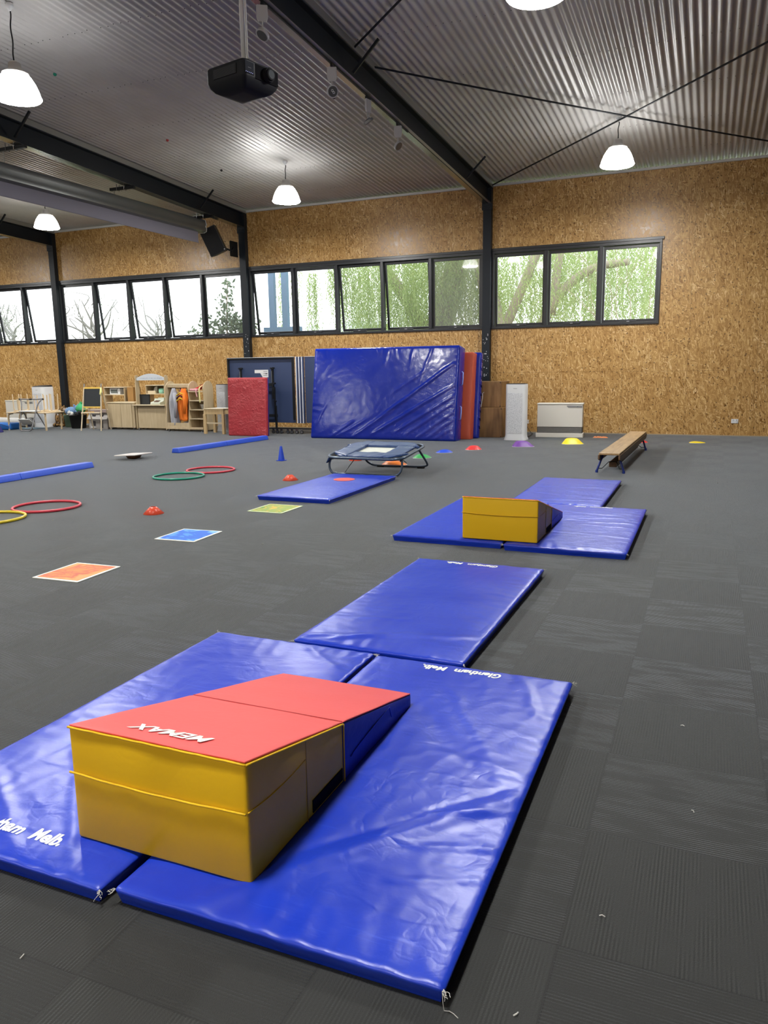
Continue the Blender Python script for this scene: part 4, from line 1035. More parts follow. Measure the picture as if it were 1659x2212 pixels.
# flued heater
def heater(x, y, w, d, h, rz, label):
    r = empty('wall_heater', (x, y, 0), rz, label, 'heater', 'cream flued gas heaters')
    MB().box(-w / 2 - .02, w / 2 + .02, -d / 2 - .02, d / 2, .0, .085).build('plinth', m_cream, r, bevel=.006)
    MB().box(-w / 2, w / 2, -d / 2 + .02, d / 2, .085, .20).build('grille_recess', m_dkgrey, r)
    s = MB()
    for i in range(7): s.box(-w / 2 + .01, w / 2 - .01, -d / 2 + .002, -d / 2 + .018, .095 + i * .0145, .100 + i * .0145)
    s.build('louvre', mat('louvre_grey', (.36, .36, .34), .4), r)
    MB().box(-w / 2, w / 2, -d / 2, d / 2, .2005, h - .03).build('cabinet', m_cream, r, bevel=.008)
    MB().box(-w / 2 - .008, w / 2 + .012, -d / 2 - .008, d / 2, h - .03, h).build('top_lid', m_cream, r, bevel=.012, seg=3)
    MB().prism([(w / 2 - .30, h - .055), (w / 2 - .27, h - .085), (w / 2 - .01, h - .085), (w / 2 - .01, h - .045), (w / 2 - .30, h - .045)], -d / 2 - .004, -d / 2 + .001, 'xz').build('control_strip', m_grey, r)
    MB().box(w / 2 - .10, w / 2 - .09, -d / 2 - .006, -d / 2 - .0041, h - .07, h - .06).build('control_knob', m_black, r)
    return r
heater(-2.655, 15.22, .86, .26, .66, R_(4), 'cream wall heater right of the tall white air purifier')
heater(-17.0, 15.45, 1.0, .26, .66, 0, 'cream wall heater behind the upturned stools at the left edge')

# power points
for x, z, lab in ((.477, .288, 'white double power point low on the bare board wall at the right'), (-3.53, .225, 'white power point between the air purifier and the heater'), (-16.53, .25, 'white power point behind the soft toys at the left')):
    r = empty('power_point', (x, YW, z), 0, lab, 'power point', 'white power points on the board wall')
    MB().box(-.062, .062, -.014, 0, -.04, .04).build('face_plate', m_whitep, r, bevel=.004)
    k = MB()
    for s in (-1, 1):
        for a, b in ((-.012, .0), (.012, .0), (0, -.018)): k.box(s * .03 + a - .002, s * .03 + a + .002, -.0150, -.0141, b - .006, b + .003)
        k.box(s * .03 - .006, s * .03 + .006, -.019, -.0141, .014, .028)
    k.build('socket_and_switch', m_grey, r)
def cable(pts, label, m=m_black, rad=.005):
    o = MB().tube(bez(pts, 8), rad, 6).build('power_cable', m, smooth=True); tag(o, label, 'cable', 'power cables behind the appliances')
cable([(-3.55, YW - .03, .22), (-3.50, YW - .10, .16), (-3.40, YW - .15, .02), (-3.30, 15.7, .006), (-3.24, 15.0, .006), (-3.28, 14.6, .03)], 'black cable from the power point to the tall white purifier')
cable([(-16.5, YW - .03, .24), (-16.4, YW - .1, .12), (-16.3, 15.9, .008), (-16.1, 15.6, .008), (-16.0, 15.25, .02)], 'white cable looping on the floor left of the toy baskets', m_whitep, .006)
cable([(-15.9, 15.9, .008), (-15.6, 15.7, .008), (-15.3, 15.85, .008), (-15.0, 15.7, .008)], 'white cable loop lying by the wall behind the soft toys', m_whitep, .006)

# ------------------------------------------------------------------ play furniture
def panel_box(name, m, parent, *a, bevel=.003): return MB().box(*a).build(name, m, parent, bevel=bevel)
def castors(r, pts, z=.055):
    for x, y in pts:
        MB().cyl((x - .012, y, .022), (x + .012, y, .022), .022, n=12).build('castor', m_grey, r)
        MB().box(x - .015, x + .015, y - .012, y + .012, .04, z).build('castor_fork', m_grey, r)
# sink cabinet with two doors
r = empty('play_kitchen_cabinet', (-12.96, 14.62, 0), 0, 'pale wooden play cabinet with two doors, right of the easel', 'cabinet')
panel_box('body', m_birch, r, -.40, .40, .012, .42, .055, .63)
panel_box('worktop', m_birchl, r, -.42, .42, -.01, .44, .631, .655)
for a, b in ((-.395, -.003), (.003, .33)): panel_box('door', m_birch, r, a, b, -.004, .0115, .07, .62)
panel_box('bottom_rail', m_birchl, r, -.395, .33, -.003, .0115, .056, .069)
castors(r, [(-.33, .05), (.33, .05), (-.33, .38), (.33, .38)])
# shop counter with sign arch
r = empty('play_shop_counter', (-12.06, 14.60, 0), 0, 'pale wooden play shop counter with a white arched sign', 'play shop')
panel_box('front_panel', m_birch, r, -.40, .40, .03, .05, .055, .51)
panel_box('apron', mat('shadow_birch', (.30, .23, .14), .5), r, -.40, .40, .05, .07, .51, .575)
panel_box('counter_top', m_birchl, r, -.52, .42, -.03, .38, .580, .603)
for s in (-1, 1):
    p = MB().prism([(.0, .04), (.38, .04), (.38, .58), (.20, .62), (.17, 1.0), (.15, 1.26), (.10, 1.285), (.04, 1.27), (.03, .62), (.0, .58)], s * .425 - .011, s * .425 + .011, 'yz'); p.build('side_post', m_birch, r, bevel=.004)
n = 16; arc = [(-.412 + .824 * i / n, 1.195 + .10 * sin(pi * i / n) + .025) for i in range(n + 1)]
MB().prism([(-.412, 1.165), (.412, 1.165)] + arc[::-1], .07, .085, 'xz').build('arched_sign', mat('white_sign_board', (.58, .62, .66), .5), r)
t = MB(); random.seed(9)
for i in range(14): x = -.30 + .046 * i; t.box(x, x + random.uniform(.012, .03), .068, .0699, 1.20 + random.uniform(-.004, .006), 1.225 + random.uniform(-.004, .006))
t.build('faded_sign_print', mat('faint_blue_print', (.38, .44, .52), .6), r)
castors(r, [(-.40, .05), (.40, .05), (-.40, .33), (.40, .33)])
# chalk board stand, cash register
r = empty('small_chalkboard', (-12.35, 14.75, .6035), 0, 'small black chalkboard standing on the play shop counter', 'chalkboard')
MB().box(-.155, .155, 0, .012, .012, .225).build('board', m_board, r, bevel=.002)
for a in ((-.16, .16, -.004, .016, .225, .235), (-.16, .16, -.004, .016, 0, .0119), (-.165, -.1551, -.004, .016, 0, .235), (.1551, .165, -.004, .016, 0, .235)): MB().box(*a).build('frame', m_black, r)
r = empty('toy_cash_register', (-11.93, 14.72, .6035), 0, 'cream toy cash register on the play shop counter', 'toy')
m_reg = mat('cream_toy_plastic', (.62, .66, .55), .4)
MB().prism([(-.10, 0), (.14, 0), (.14, .135), (.06, .14), (.04, .085), (-.10, .05)], -.14, .14, 'yz').build('register_body', m_reg, r, bevel=.008)
MB().box(-.04, .13, .07, .12, .138, .158).build('display', m_reg, r, bevel=.006)
MB().box(.01, .08, .068, .0699, .105, .132).build('display_window', m_black, r)
k = MB()
for i in range(4):
    for j in range(3): k.box(-.06 + i * .035, -.04 + i * .035, -.075 + j * .035, -.055 + j * .035, .062 + .009 * j, .078 + .009 * j)
k.build('keys', mat('brown_keys', (.22, .13, .10), .5), r)
# open shelf units behind
def backshelf(x, y, w, z0, z1, label, lab2):
    r = empty('wooden_hutch', (x, y, 0), 0, label, 'hutch', 'open wooden hutches standing behind the play furniture')
    d = .28
    panel_box('side_panel', m_birch, r, -w / 2, -w / 2 + .018, 0, d, 0, z1); panel_box('side_panel', m_birch, r, w / 2 - .018, w / 2, 0, d, 0, z1)
    panel_box('top_panel', m_birchl, r, -w / 2, w / 2, -.01, d, z1 + .0005, z1 + .02)
    panel_box('shelf', m_birchl, r, -w / 2 + .019, w / 2 - .019, 0, d - .02, z0 - .02, z0)
    panel_box('shelf', m_birchl, r, -w / 2 + .019, w / 2 - .019, 0, d - .02, .40, .42)
    panel_box('back_panel', mat('back_panel_birch', (.36, .27, .16), .6), r, -w / 2 + .019, w / 2 - .019, d - .012, d, z0, z1)
    return r
backshelf(-13.55, 15.1, .64, .825, .985, 'open wooden hutch holding the toy microwave, behind the easel and cabinet', 0)
backshelf(-12.30, 15.1, .56, .845, 1.03, 'open wooden hutch holding the mint toaster and basket, seen through the shop arch', 0)
panel_box('p', m_pine, None, -13.16, -12.98, 15.12, 15.40, 0, 1.0)
o = bpy.data.objects['p']; o.name = 'leaning_board'; o.data.materials[0] = woodmat('orange_board', (.30, .16, .05), (.38, .21, .07), 4, 'Z'); tag(o, 'brown upright wooden board right of the microwave hutch', 'board')
r = empty('toy_microwave', (-13.56, 15.14, .8255), 0, 'white toy microwave in the open hutch behind the easel', 'toy')
MB().box(-.16, .16, 0, .18, 0, .145).build('case', m_whitep, r, bevel=.004)
MB().box(-.12, .07, -.006, -.0005, .03, .12).build('door_window', mat('microwave_window', (.16, .18, .17), .3), r)
MB().tube([(.09, -.006, .03), (.09, -.022, .05), (.09, -.022, .11), (.09, -.006, .13)], .006, 6).build('door_handle', m_dkgrey, r)
o = MB().box(-.09, .02, -.02, .02, 0, .012).build('white_plate', m_whitep, loc=(-13.55, 15.09, .8255)); bpy.data.objects.remove(o)
r = empty('toy_toaster', (-12.16, 15.2, .8455), 0, 'mint green toy toaster in the hutch behind the shop', 'toy')
pad(.15, .12, .125, .03, .05).build('toaster_body', mat('mint_plastic', (.30, .62, .46), .4), r, smooth=True)
MB().box(.045, .055, -.068, -.0605, .03, .05).build('lever', m_grey, r)
r = empty('wooden_tray', (-12.42, 15.2, .8455), 0, 'small wooden tray next to the mint toaster', 'tray')
MB().box(-.12, .10, -.07, .07, 0, .065).build('tray_body', m_birchl, r, bevel=.004)
MB().prism([(-.02, .066), (.09, .066), (.09, .17), (.02, .15)], .02, .06, 'xz').build('folded_card', mat('white_card', (.6, .58, .52), .7), r)

# dress-up unit with mirror shelf
DX = -11.03
r = empty('dress_up_unit', (DX, 14.5, 0), 0, 'pale wooden dress-up trolley with a hanging rail and open shelves', 'dress-up unit')
def wavy(x, nm='side_panel'):
    p = [(.0, .03), (.42, .03), (.42, .95), (.40, 1.06), (.33, 1.125), (.24, 1.145), (.14, 1.12), (.07, 1.06), (.03, .98), (.055, .70), (.03, .42), (.0, .22)]
    MB().prism(p, x - .011, x + .011, 'yz').build(nm, m_birch, r, bevel=.004)
wavy(-.52); wavy(.115, 'centre_panel'); wavy(.52)
panel_box('base_board', m_birchl, r, -.508, .508, .0, .42, .055, .075)
panel_box('base_front', m_birch, r, -.508, .508, -.012, -.0005, .055, .105)
panel_box('toe_board', m_birch, r, -.508, .103, .01, .025, .0755, .20)
panel_box('top_rail_board', m_birchl, r, -.508, .103, .10, .34, 1.06, 1.08)
panel_box('top_fascia', m_birch, r, -.508, .103, .10, .115, 1.0, 1.059)
for z in (.30, .505, .71, .915): panel_box('shelf', m_birchl, r, .1265, .508, .03, .40, z - .018, z)
panel_box('back_panel', mat('back_panel_birch', (.36, .27, .16), .6), r, .1265, .508, .402, .415, .08, .70)
MB().cyl((-.508, .22, .98), (.103, .22, .98), .011, n=10).build('hanging_rail', m_chrome, r, smooth=True)
castors(r, [(-.46, .03), (.46, .03), (-.46, .38), (.46, .38)])

def garment(x, y, z, w, d, h, cols, label, seed, taper=.75, cat='costume', stripes=None, sleeve=False):
    r = empty('hanging_costume' if cat == 'costume' else 'scarf', (x, y, z), 0, label, cat, 'dress-up costumes hanging on the rail')
    m = mat('cloth_' + label.split()[0] + str(seed), cols[0], .8)
    random.seed(seed); M_ = MB(); nu, nv = 28, 18
    for j in range(nv + 1):
        t = j / nv; ww = w * (.35 + .65 * min(1, t * 4)) * (1 - (1 - taper) * t) ; dd = d * (.4 + .6 * min(1, t * 4))
        for i in range(nu):
            a = 2 * pi * i / nu; f = 1 + .13 * sin(a * 5 + seed + t * 2) * min(1, t * 3) + .12 * noise.noise(Vector((cos(a) * 2, t * 4, seed)))
            M_.v.append((ww / 2 * cos(a) * f + .02 * sin(t * 5 + seed), dd / 2 * sin(a) * f, -h * t + .012 * sin(a * 3 + seed)))
    M_.f = [(j * nu + i, j * nu + (i + 1) % nu, (j + 1) * nu + (i + 1) % nu, (j + 1) * nu + i) for j in range(nv) for i in range(nu)] + [tuple(range(nu - 1, -1, -1)), tuple(nv * nu + i for i in range(nu))]
    M_.build('cloth', m, r, smooth=True)
    MB().tube([(0, 0, .03), (0, 0, .0), (-.01, 0, -.02)], .004, 5).build('hanger_hook', m_grey, r)
    if sleeve:
        MB().tube([(w * .25, -d * .35, -.10), (w * .42, -d * .6, -h * .4), (w * .30, -d * .6, -h * .78)], [.05, .045, .03], 8).build('sleeve', m, r, smooth=True)
    if stripes:
        for k in range(3):
            MB().tube([(-w * .40 + .0 * k, -d * .5 - .012, -.16 - .06 * k), (0, -d * .62 - .012, -.09 - .06 * k), (w * .25, -d * .55 - .012, -.13 - .06 * k)], .015, 6).build('stripe', mat('cloth_stripe_' + str(k % 2), stripes[k % 2], .8), r, smooth=True)
garment(-11.43, 14.66, .975, .17, .20, .82, [(.50, .50, .55)], 'white costume at the left end of the rail', 2, .9)
garment(-11.34, 14.60, .975, .23, .18, .84, [(.36, .37, .42)], 'grey coat with long sleeves on the dress-up rail', 5, .85, sleeve=True)
garment(-11.27, 14.74, .975, .10, .16, .60, [(.42, .20, .46)], 'pink and purple costume behind the grey coat', 8)
garment(-11.21, 14.74, .975, .08, .17, .72, [(.02, .02, .12)], 'navy costume between the purple and the orange ones', 11)
garment(-11.09, 14.58, .975, .28, .17, .72, [(.85, .20, .015)], 'orange hooded jacket with yellow and black stripes', 14, .72, stripes=((.80, .60, .05), (.03, .01, .02)), sleeve=True)
garment(-11.05, 14.76, .975, .12, .18, .84, [(.015, .012, .02)], 'black cape hanging behind the orange jacket', 17, .95)
garment(-10.965, 14.72, .975, .09, .17, .46, [(.40, .26, .10)], 'tiger striped costume at the right end of the rail', 20)
for i, (x, c_, lab) in enumerate(((-11.36, (.62, .62, .62), 'white shoes and cloth on the floor of the dress-up unit, left'), (-11.07, (.6, .6, .58), 'small white shoes on the floor of the dress-up unit, right'))):
    r = empty('play_shoes', (x, 14.64, .0755), 0, lab, 'shoes')
    for s in (-1, 1): 
        o = pad(.075, .17, .15, .03, .05, lambda p, n: Vector((p.x, p.y, p.z * (1 - .35 * max(0, -p.y / .085))))).build('shoe', mat('shoe_' + str(i), c_, .7), r, smooth=True); o.location = (s * .045, 0, 0); o.rotation_euler = (0, 0, s * .2)
# scarves on the top shelf
def ribbon(pts, wdt, m, label, name='scarf'):
    P = bez(pts, 6); q = MB()
    for p in P: q.v += [tuple(p + Vector((-wdt / 2, 0, 0))), tuple(p + Vector((wdt / 2, .01, 0)))]
    q.f = [(2 * i, 2 * i + 1, 2 * i + 3, 2 * i + 2) for i in range(len(P) - 1)]
    o = q.build(name, m, smooth=True); s = o.modifiers.new('s', 'SOLIDIFY'); s.thickness = .006; return tag(o, label, 'scarf')
r = empty('folded_cloth', (-10.70, 14.72, .9165), 0, 'red cloth folded on the top shelf of the dress-up unit', 'cloth')
o = pad(.26, .20, .05, .02, .04, lambda p, n: Vector((p.x, p.y, p.z + .10 * (p.x / .26 + .5) + .01 * noise.noise(p * 20)))).build('cloth', mat('scarf_red', (.55, .03, .03), .8), r, smooth=True)
r = empty('folded_cloth', (-10.78, 14.60, .9165), 0, 'pale pink cloth under the red one on the dress-up shelf', 'cloth')
pad(.19, .14, .055, .025, .04, lambda p, n: p + Vector((0, 0, .012 * noise.noise(p * 22)))).build('cloth', mat('scarf_pink', (.72, .36, .38), .8), r, smooth=True)
ribbon([(-10.60, 14.70, 1.06), (-10.58, 14.60, 1.03), (-10.60, 14.53, .98), (-10.59, 14.51, .85), (-10.585, 14.51, .66)], .03, mat('scarf_yellow', (.72, .66, .30), .8), 'pale yellow scarf hanging down in front of the shelves')
ribbon([(-10.70, 14.60, .97), (-10.69, 14.53, .95), (-10.685, 14.515, .88), (-10.66, 14.515, .79)], .022, mat('scarf_pink', (.72, .36, .38), .8), 'short pink ribbon hanging over the top shelf edge')
r = empty('clear_tub', (-10.60, 14.68, .5055), 0, 'clear plastic tub on the middle shelf of the dress-up unit', 'tub')
MB().lathe([(.06, 0), (.085, .11), (.09, .115), (.082, .112), (.058, .006), (0, .006)], n=20).build('tub_body', mat('clear_grey_plastic', (.45, .45, .45), .3), r, smooth=True)
o = pad(.10, .10, .06, .02, .05).build('dark_bundle', mat('dark_maroon_cloth', (.06, .01, .02), .8), loc=(-10.60, 14.80, .076), smooth=True); tag(o, 'dark maroon bundle at the bottom of the open shelves', 'bundle')

# small wooden table
r = empty('small_wooden_table', (-9.965, 14.32, 0), 0, 'small square wooden table between the dress-up unit and the red mat', 'table')
MB().box(-.265, .265, -.205, .205, .537, .552).build('table_top', m_birchl, r, bevel=.003)
for a in ((-.25, .25, -.19, -.165, .43, .5365), (-.25, .25, .165, .19, .43, .5365), (-.25, -.225, -.1645, .1645, .43, .5365), (.225, .25, -.1645, .1645, .43, .5365)): MB().box(*a).build('apron', m_pine, r, bevel=.002)
for sx in (-1, 1):
    for sy in (-1, 1):
        MB().box(sx * .24 - .03, sx * .24 + .03, sy * .18 - .03, sy * .18 + .03, .0, .4295).build('leg', m_pine, r, bevel=.003)
MB().box(-.209, .209, -.175, -.155, .22, .25).build('stretcher', m_birchl, r, bevel=.002)
o = MB().box(-.15, .15, -.10, .10, 0, .008).build('paper_sheets', mat('white_paper', (.75, .75, .74), .6), loc=(-9.93, 14.33, .5525), rz=.2); tag(o, 'loose white papers on the small wooden table', 'paper')
r = empty('white_folding_shelf', (-9.60, 14.55, 0), 0, 'white thin framed stand between the small table and the red mat', 'stand')
MB().box(-.12, .12, -.12, .12, .555, .57).build('top', m_whitep, r, bevel=.004)
for sx in (-1, 1): MB().tube([(sx * .10, -.10, .555), (sx * .11, -.11, .0)], .008, 6).build('leg', m_grey, r); MB().tube([(sx * .10, .10, .555), (sx * .11, .11, .0)], .008, 6).build('leg', m_grey, r)

# easel
r = empty('easel', (-13.50, 14.18, 0), R_(6), 'child easel with a black chalkboard and yellow top bar', 'easel')
lean = -.10
m_ew = mat('pale_easel_wood', (.66, .56, .40), .5); m_ey = mat('yellow_easel_bar', (.78, .52, .10), .4)
def ey(z): return .02 + .15 * z
for s in (-1, 1):
    MB().tube([(s * .28, ey(0) - .02, 0), (s * .235, ey(1.02), 1.02)], .016, 4).build('front_leg', m_ew, r)
    MB().tube([(s * .25, .42, 0), (s * .225, ey(1.0) + .02, 1.0)], .014, 4).build('rear_leg', m_ew, r)
    MB().cyl((s * .235, ey(1.02), 1.02), (s * .235, ey(1.09), 1.10), .014, n=10).build('clip_post', m_grey, r)
def lb(name, m, x0, x1, z0, z1, t0=-.012, t1=.012):
    q = MB(); q.add([(x, ey(z) + t, z) for x in (x0, x1) for z in (z0, z1) for t in (t0, t1)], [(0, 1, 3, 2), (4, 6, 7, 5), (0, 4, 5, 1), (2, 3, 7, 6), (0, 2, 6, 4), (1, 5, 7, 3)]); return q.build(name, m, r)
lb('chalkboard', m_board, -.225, .225, .57, .985, -.006, .008)
lb('top_bar', m_ey, -.23, .23, .986, 1.02); lb('board_ledge', m_ey, -.24, .24, .545, .569, -.03, .012)
lb('tray_rail', m_ew, -.25, .25, .415, .435, -.08, .0); lb('tray_back', m_ew, -.25, .25, .50, .52)
MB().tube([(.25, ey(.98) - .02, 1.0), (.28, .10, .92), (.27, .08, .86), (.30, .08, .82)], [.02, .028, .02, .006], 6).build('yellow_ribbon', mat('pale_yellow_cloth', (.75, .72, .30), .8), r, smooth=True)
o = MB().box(-.07, .05, -.02, .02, 0, .018).build('chalk_eraser', mat('orange_eraser', (.72, .45, .15), .7), loc=(-13.47, 14.18 + ey(.43) - .045, .4365)); tag(o, 'orange chalk eraser on the easel tray', 'eraser')
# doll house
r = empty('doll_house', (-13.72, 14.66, 0), 0, 'grey toy house standing under the easel', 'toy house')
m_dh = mat('grey_doll_house', (.36, .34, .32), .6); m_dh2 = mat('dark_doll_window', (.05, .045, .05), .5)
MB().box(-.29, .29, 0, .32, 0, .24).build('ground_floor', m_dh, r, bevel=.003)
MB().prism([(-.04, .2401), (.34, .2401), (.28, .40), (.06, .40)], -.31, .31, 'yz').build('roof', m_dh, r, bevel=.003)
MB().box(-.29, .29, .0, .30, .4005, .47).build('upper_shelf', mat('mauve_shelf', (.38, .30, .28), .6), r, bevel=.003)
for a in ((-.20, -.08, -.005, -.0005, .08, .20), (.06, .15, -.005, -.0005, .03, .21)): MB().box(*a).build('window', m_dh2, r)
for a in (-.17, .07): MB().box(a, a + .10, -.0, .06, .30, .355).build('dormer', m_dh2, r)
MB().box(-.215, -.065, -.012, -.0055, .035, .06).build('flower_box', m_whitep, r)

# toy baskets with soft toys
def basket(x, y, rt, rb, h, m, label):
    r = empty('toy_basket', (x, y, 0), 0, label, 'basket', 'round baskets full of soft toys')
    MB().lathe([(rb * .9, 0), (rb, .01), (rt, h), (rt + .008, h), (rt - .004, h - .01), (rb - .012, .02), (0, .02)], n=28).build('basket_wall', m, r, smooth=True)
    for s in (-1, 1): MB().tube([(s * rt, -.06, h), (s * (rt + .02), -.04, h + .04), (s * (rt + .02), .04, h + .04), (s * rt, .06, h)], .008, 6).build('handle', m, r, smooth=True)
basket(-14.50, 14.82, .21, .17, .33, mat('black_rubber_basket', (.02, .022, .025), .6), 'black basket of soft toys left of the easel')
mg = mat('mint_woven_basket', (.24, .38, .27), .7)
basket(-15.04, 15.12, .17, .14, .31, mg, 'mint green woven basket behind the black one')
def plush(x, y, z, s, col, label, seed, stripe=None, spot=None):
    r = empty('soft_toy', (x, y, z), seed * 1.3, label, 'soft toy', 'soft toys piled in the baskets')
    m = mat('plush_' + label.split()[0] + str(seed), col, .9)
    def ball(c, a, b, c2, nm, mm=m):
        q = MB().lathe([(max(.001, sin(pi * i / 8)), -cos(pi * i / 8)) for i in range(9)], n=14); q.v = [(c[0] + v[0] * a * (1 + .1 * noise.noise(Vector(v) * 2 + Vector((seed, 0, 0)))), c[1] + v[1] * b, c[2] + v[2] * c2) for v in q.v]; q.build(nm, mm, r, smooth=True)
    ball((0, 0, 0), s, s * .8, s * .75, 'body'); ball((s * .8, -s * .3, s * .45), s * .55, s * .55, s * .5, 'head')
    for k in (-1, 1): ball((s * .8 + k * s * .35, -s * .3, s * .95), s * .18, s * .1, s * .2, 'ear'); ball((k * s * .5, -s * .8, -s * .1), s * .22, s * .4, s * .2, 'paw', mat('plush_spot' + str(seed), spot, .9) if spot else m)
plush(-14.86, 14.97, .41, .15, (.16, .28, .48), 'blue soft toy lying between the two baskets', 1)
plush(-14.43, 14.86, .48, .15, (.05, .36, .14), 'green soft toy with yellow spikes on the black basket', 2, spot=(.6, .55, .15))
plush(-15.08, 15.10, .39, .09, (.36, .30, .27), 'brownish soft toy on the green basket', 3)
plush(-14.58, 14.68, .36, .08, (.66, .66, .64), 'white soft toy on the near rim of the black basket', 4)
plush(-14.38, 14.70, .36, .08, (.012, .012, .015), 'black soft toy on the near rim of the black basket', 5)
# tiger
m_tig = mat('tiger_plush', (.40, .22, .07), .9); tt_ = NT(m_tig); co_ = tt_.n('ShaderNodeTexCoord').outputs['Object']
wv = tt_.n('ShaderNodeTexWave', i_Scale=9.0, i_Distortion=3.0); tt_.l(co_, wv.inputs['Vector']); tt_.l(tt_.ramp(wv.outputs[1], [(.35, (.02, .015, .01)), (.5, (.40, .23, .08))]), tt_.b.inputs['Base Color'])
r = empty('toy_tiger', (-15.40, 15.2, 0), 0, 'striped toy tiger sitting left of the mint green basket', 'soft toy')
def blob(c, a, b, c2, nm, m):
    q = MB().lathe([(max(.001, sin(pi * i / 8)), -cos(pi * i / 8)) for i in range(9)], n=14); q.v = [(c[0] + v[0] * a, c[1] + v[1] * b, c[2] + v[2] * c2) for v in q.v]; q.build(nm, m, r, smooth=True)
blob((0, 0, .19), .12, .12, .19, 'body', m_tig); blob((.04, -.03, .43), .10, .10, .09, 'head', m_tig)
for s in (-1, 1): blob((.04 + s * .07, -.02, .52), .03, .015, .03, 'ear', m_tig); blob((s * .10, -.12, .05), .05, .12, .05, 'leg', m_tig); blob((s * .08, -.12, .22), .035, .04, .12, 'arm', m_tig)
blob((.04, -.12, .40), .045, .035, .035, 'muzzle', mat('plush_white', (.6, .58, .52), .9))

# child's table with upturned stools
r = empty('child_table', (-15.15, 14.30, 0), R_(2), 'low birch child table carrying the upturned stools', 'table')
m_bent = woodmat('bent_birch', (.60, .46, .28), (.70, .56, .37), 5, 'Z')
MB().box(-.72, .52, -.42, .20, .41, .435).build('table_top', m_bent, r, bevel=.006)
for sx, sy in ((-.68, -.38), (-.30, -.40), (.48, -.38), (.44, .16), (-.68, .16)):
    q = MB(); q.tube(bez([(sx, sy, 0), (sx, sy, .33), (sx + (.03 if sx < 0 else -.03), sy + (.03 if sy < 0 else -.03), .395), (sx + (.08 if sx < 0 else -.08), sy + (.08 if sy < 0 else -.08), .408)], 5), .023, 4); q.build('bent_leg', m_bent, r)
def stool(x, y, z, s, label, rz):
    r = empty('upturned_stool', (x, y, z), rz, label, 'stool', 'birch stools turned upside down on the child table')
    MB().lathe([(.17, 0), (.175, .006), (.175, .02), (.17, .026), (0, .026)], n=28).build('seat', m_bent, r)
    for k in range(4):
        a = pi / 4 + k * pi / 2; c, s_ = cos(a), sin(a)
        MB().tube(bez([(.06 * c, .06 * s_, .035), (.12 * c, .12 * s_, .036), (.150 * c, .150 * s_, .055), (.158 * c, .158 * s_, .10), (.165 * c, .165 * s_, s)], 5), .014, 4).build('bent_leg', m_bent, r)
stool(-15.62, 14.12, .4355, .43, 'upturned birch stool, leftmost on the child table', .2)
stool(-15.38, 13.98, .4355, .32, 'upturned birch stool nearest the viewer on the child table', .9)
stool(-15.12, 14.28, .4355, .40, 'upturned birch stool in the middle of the child table', .5)
stool(-14.86, 14.34, .4355, .43, 'upturned birch stool behind the folding steps', .1)
# folding step stool
r = empty('folding_steps', (-15.03, 13.72, 0), R_(4), 'grey and white folding step stool in front of the child table', 'step stool')
m_st = mat('grey_step_tube', (.22, .22, .23), .35, metal=.4); m_tr = mat('white_step_tread', (.62, .62, .60), .5)
for s in (-1, 1):
    MB().tube(bez([(s * .31, .20, .74), (s * .24, .14, .62), (s * .21, .06, .40), (s * .19, -.04, .12), (s * .14, -.07, .02), (0, -.075, .012)], 6), .014, 8).build('front_frame', m_st, r, smooth=True)
    MB().tube([(s * .20, .12, .46), (s * .22, .40, .012)], .012, 8).build('rear_leg', m_st, r)
    MB().cyl((s * .34, .205, .75), (s * .36, .205, .752), .022, n=10).build('end_cap', m_black, r)
MB().tube([(-.35, .205, .755), (-.15, .205, .748), (.15, .205, .748), (.35, .205, .76)], .016, 8).build('hand_rail', m_st, r)
MB().cyl((-.05, .205, .749), (.03, .205, .749), .021, n=10).build('rail_grip', m_black, r)
o = pad(.44, .26, .03, .015, .05).build('top_tread', m_tr, r, smooth=True); o.location = (0, .12, .455)
o = pad(.36, .22, .025, .015, .05).build('lower_tread', m_tr, r, smooth=True); o.location = (0, -.02, .215); o.rotation_euler = (R_(-40), 0, 0)
# rolled mat and blue play cloth at the left edge
r = empty('rolled_mat', (-16.45, 14.72, 0), R_(-3), 'white rolled mat with a dark blue inside lying under the child table', 'rolled mat')
MB().cyl((-1.0, 0, .125), (.42, 0, .125), .12, n=28).build('roll', mat('grey_white_vinyl', (.52, .52, .50), .5), r, smooth=False)
MB().cyl((.4201, 0, .125), (.426, 0, .125), .105, n=28).build('roll_core', mat('dark_blue_core', (.006, .008, .03), .7), r)
r = empty('blue_play_bag', (-16.05, 14.05, 0), 0, 'bright blue play bag on the floor at the left edge', 'bag')
pad(.55, .35, .17, .05, .05, lambda p, n: p + Vector((0, 0, .02 * noise.noise(p * 7) * (p.z > .05)))).build('bag_body', mat('bright_blue_cloth', (.02, .16, .55), .6), r, smooth=True)
MB().tube([(-.26, -.178, .10), (0, -.182, .14), (.26, -.178, .08)], .006, 5).build('bag_piping', mat('navy_piping', (.01, .02, .10), .6), r)
o = pad(.62, .26, .015, .007, .05, lambda p, n: p + Vector((0, 0, .008 * abs(noise.noise(p * 9)) * (p.z > .006)))).build('pale_blue_cloth', mat('pale_blue_cloth', (.25, .38, .48), .8), loc=(-15.68, 14.42, .0), smooth=True); tag(o, 'pale blue and navy cloth lying under the child table', 'cloth')
r = empty('navy_tote', (-15.66, 13.22, 0), 0, 'navy and lilac bag with white piping cut by the left edge', 'bag')
MB().prism([(-.30, 0), (.30, 0), (.16, .20), (-.16, .20)], -.12, .12, 'xz').build('bag_body', mat('navy_cloth', (.015, .012, .12), .7), r, bevel=.02)
MB().tube([(.305, -.125, .012), (.17, -.125, .20), (-.17, -.125, .20)], .010, 6).build('white_piping', m_whitep, r, smooth=True)
MB().tube([(.31, -.125, .012), (0, -.13, .010), (-.30, -.13, .012)], .012, 6).build('white_piping', m_whitep, r, smooth=True)

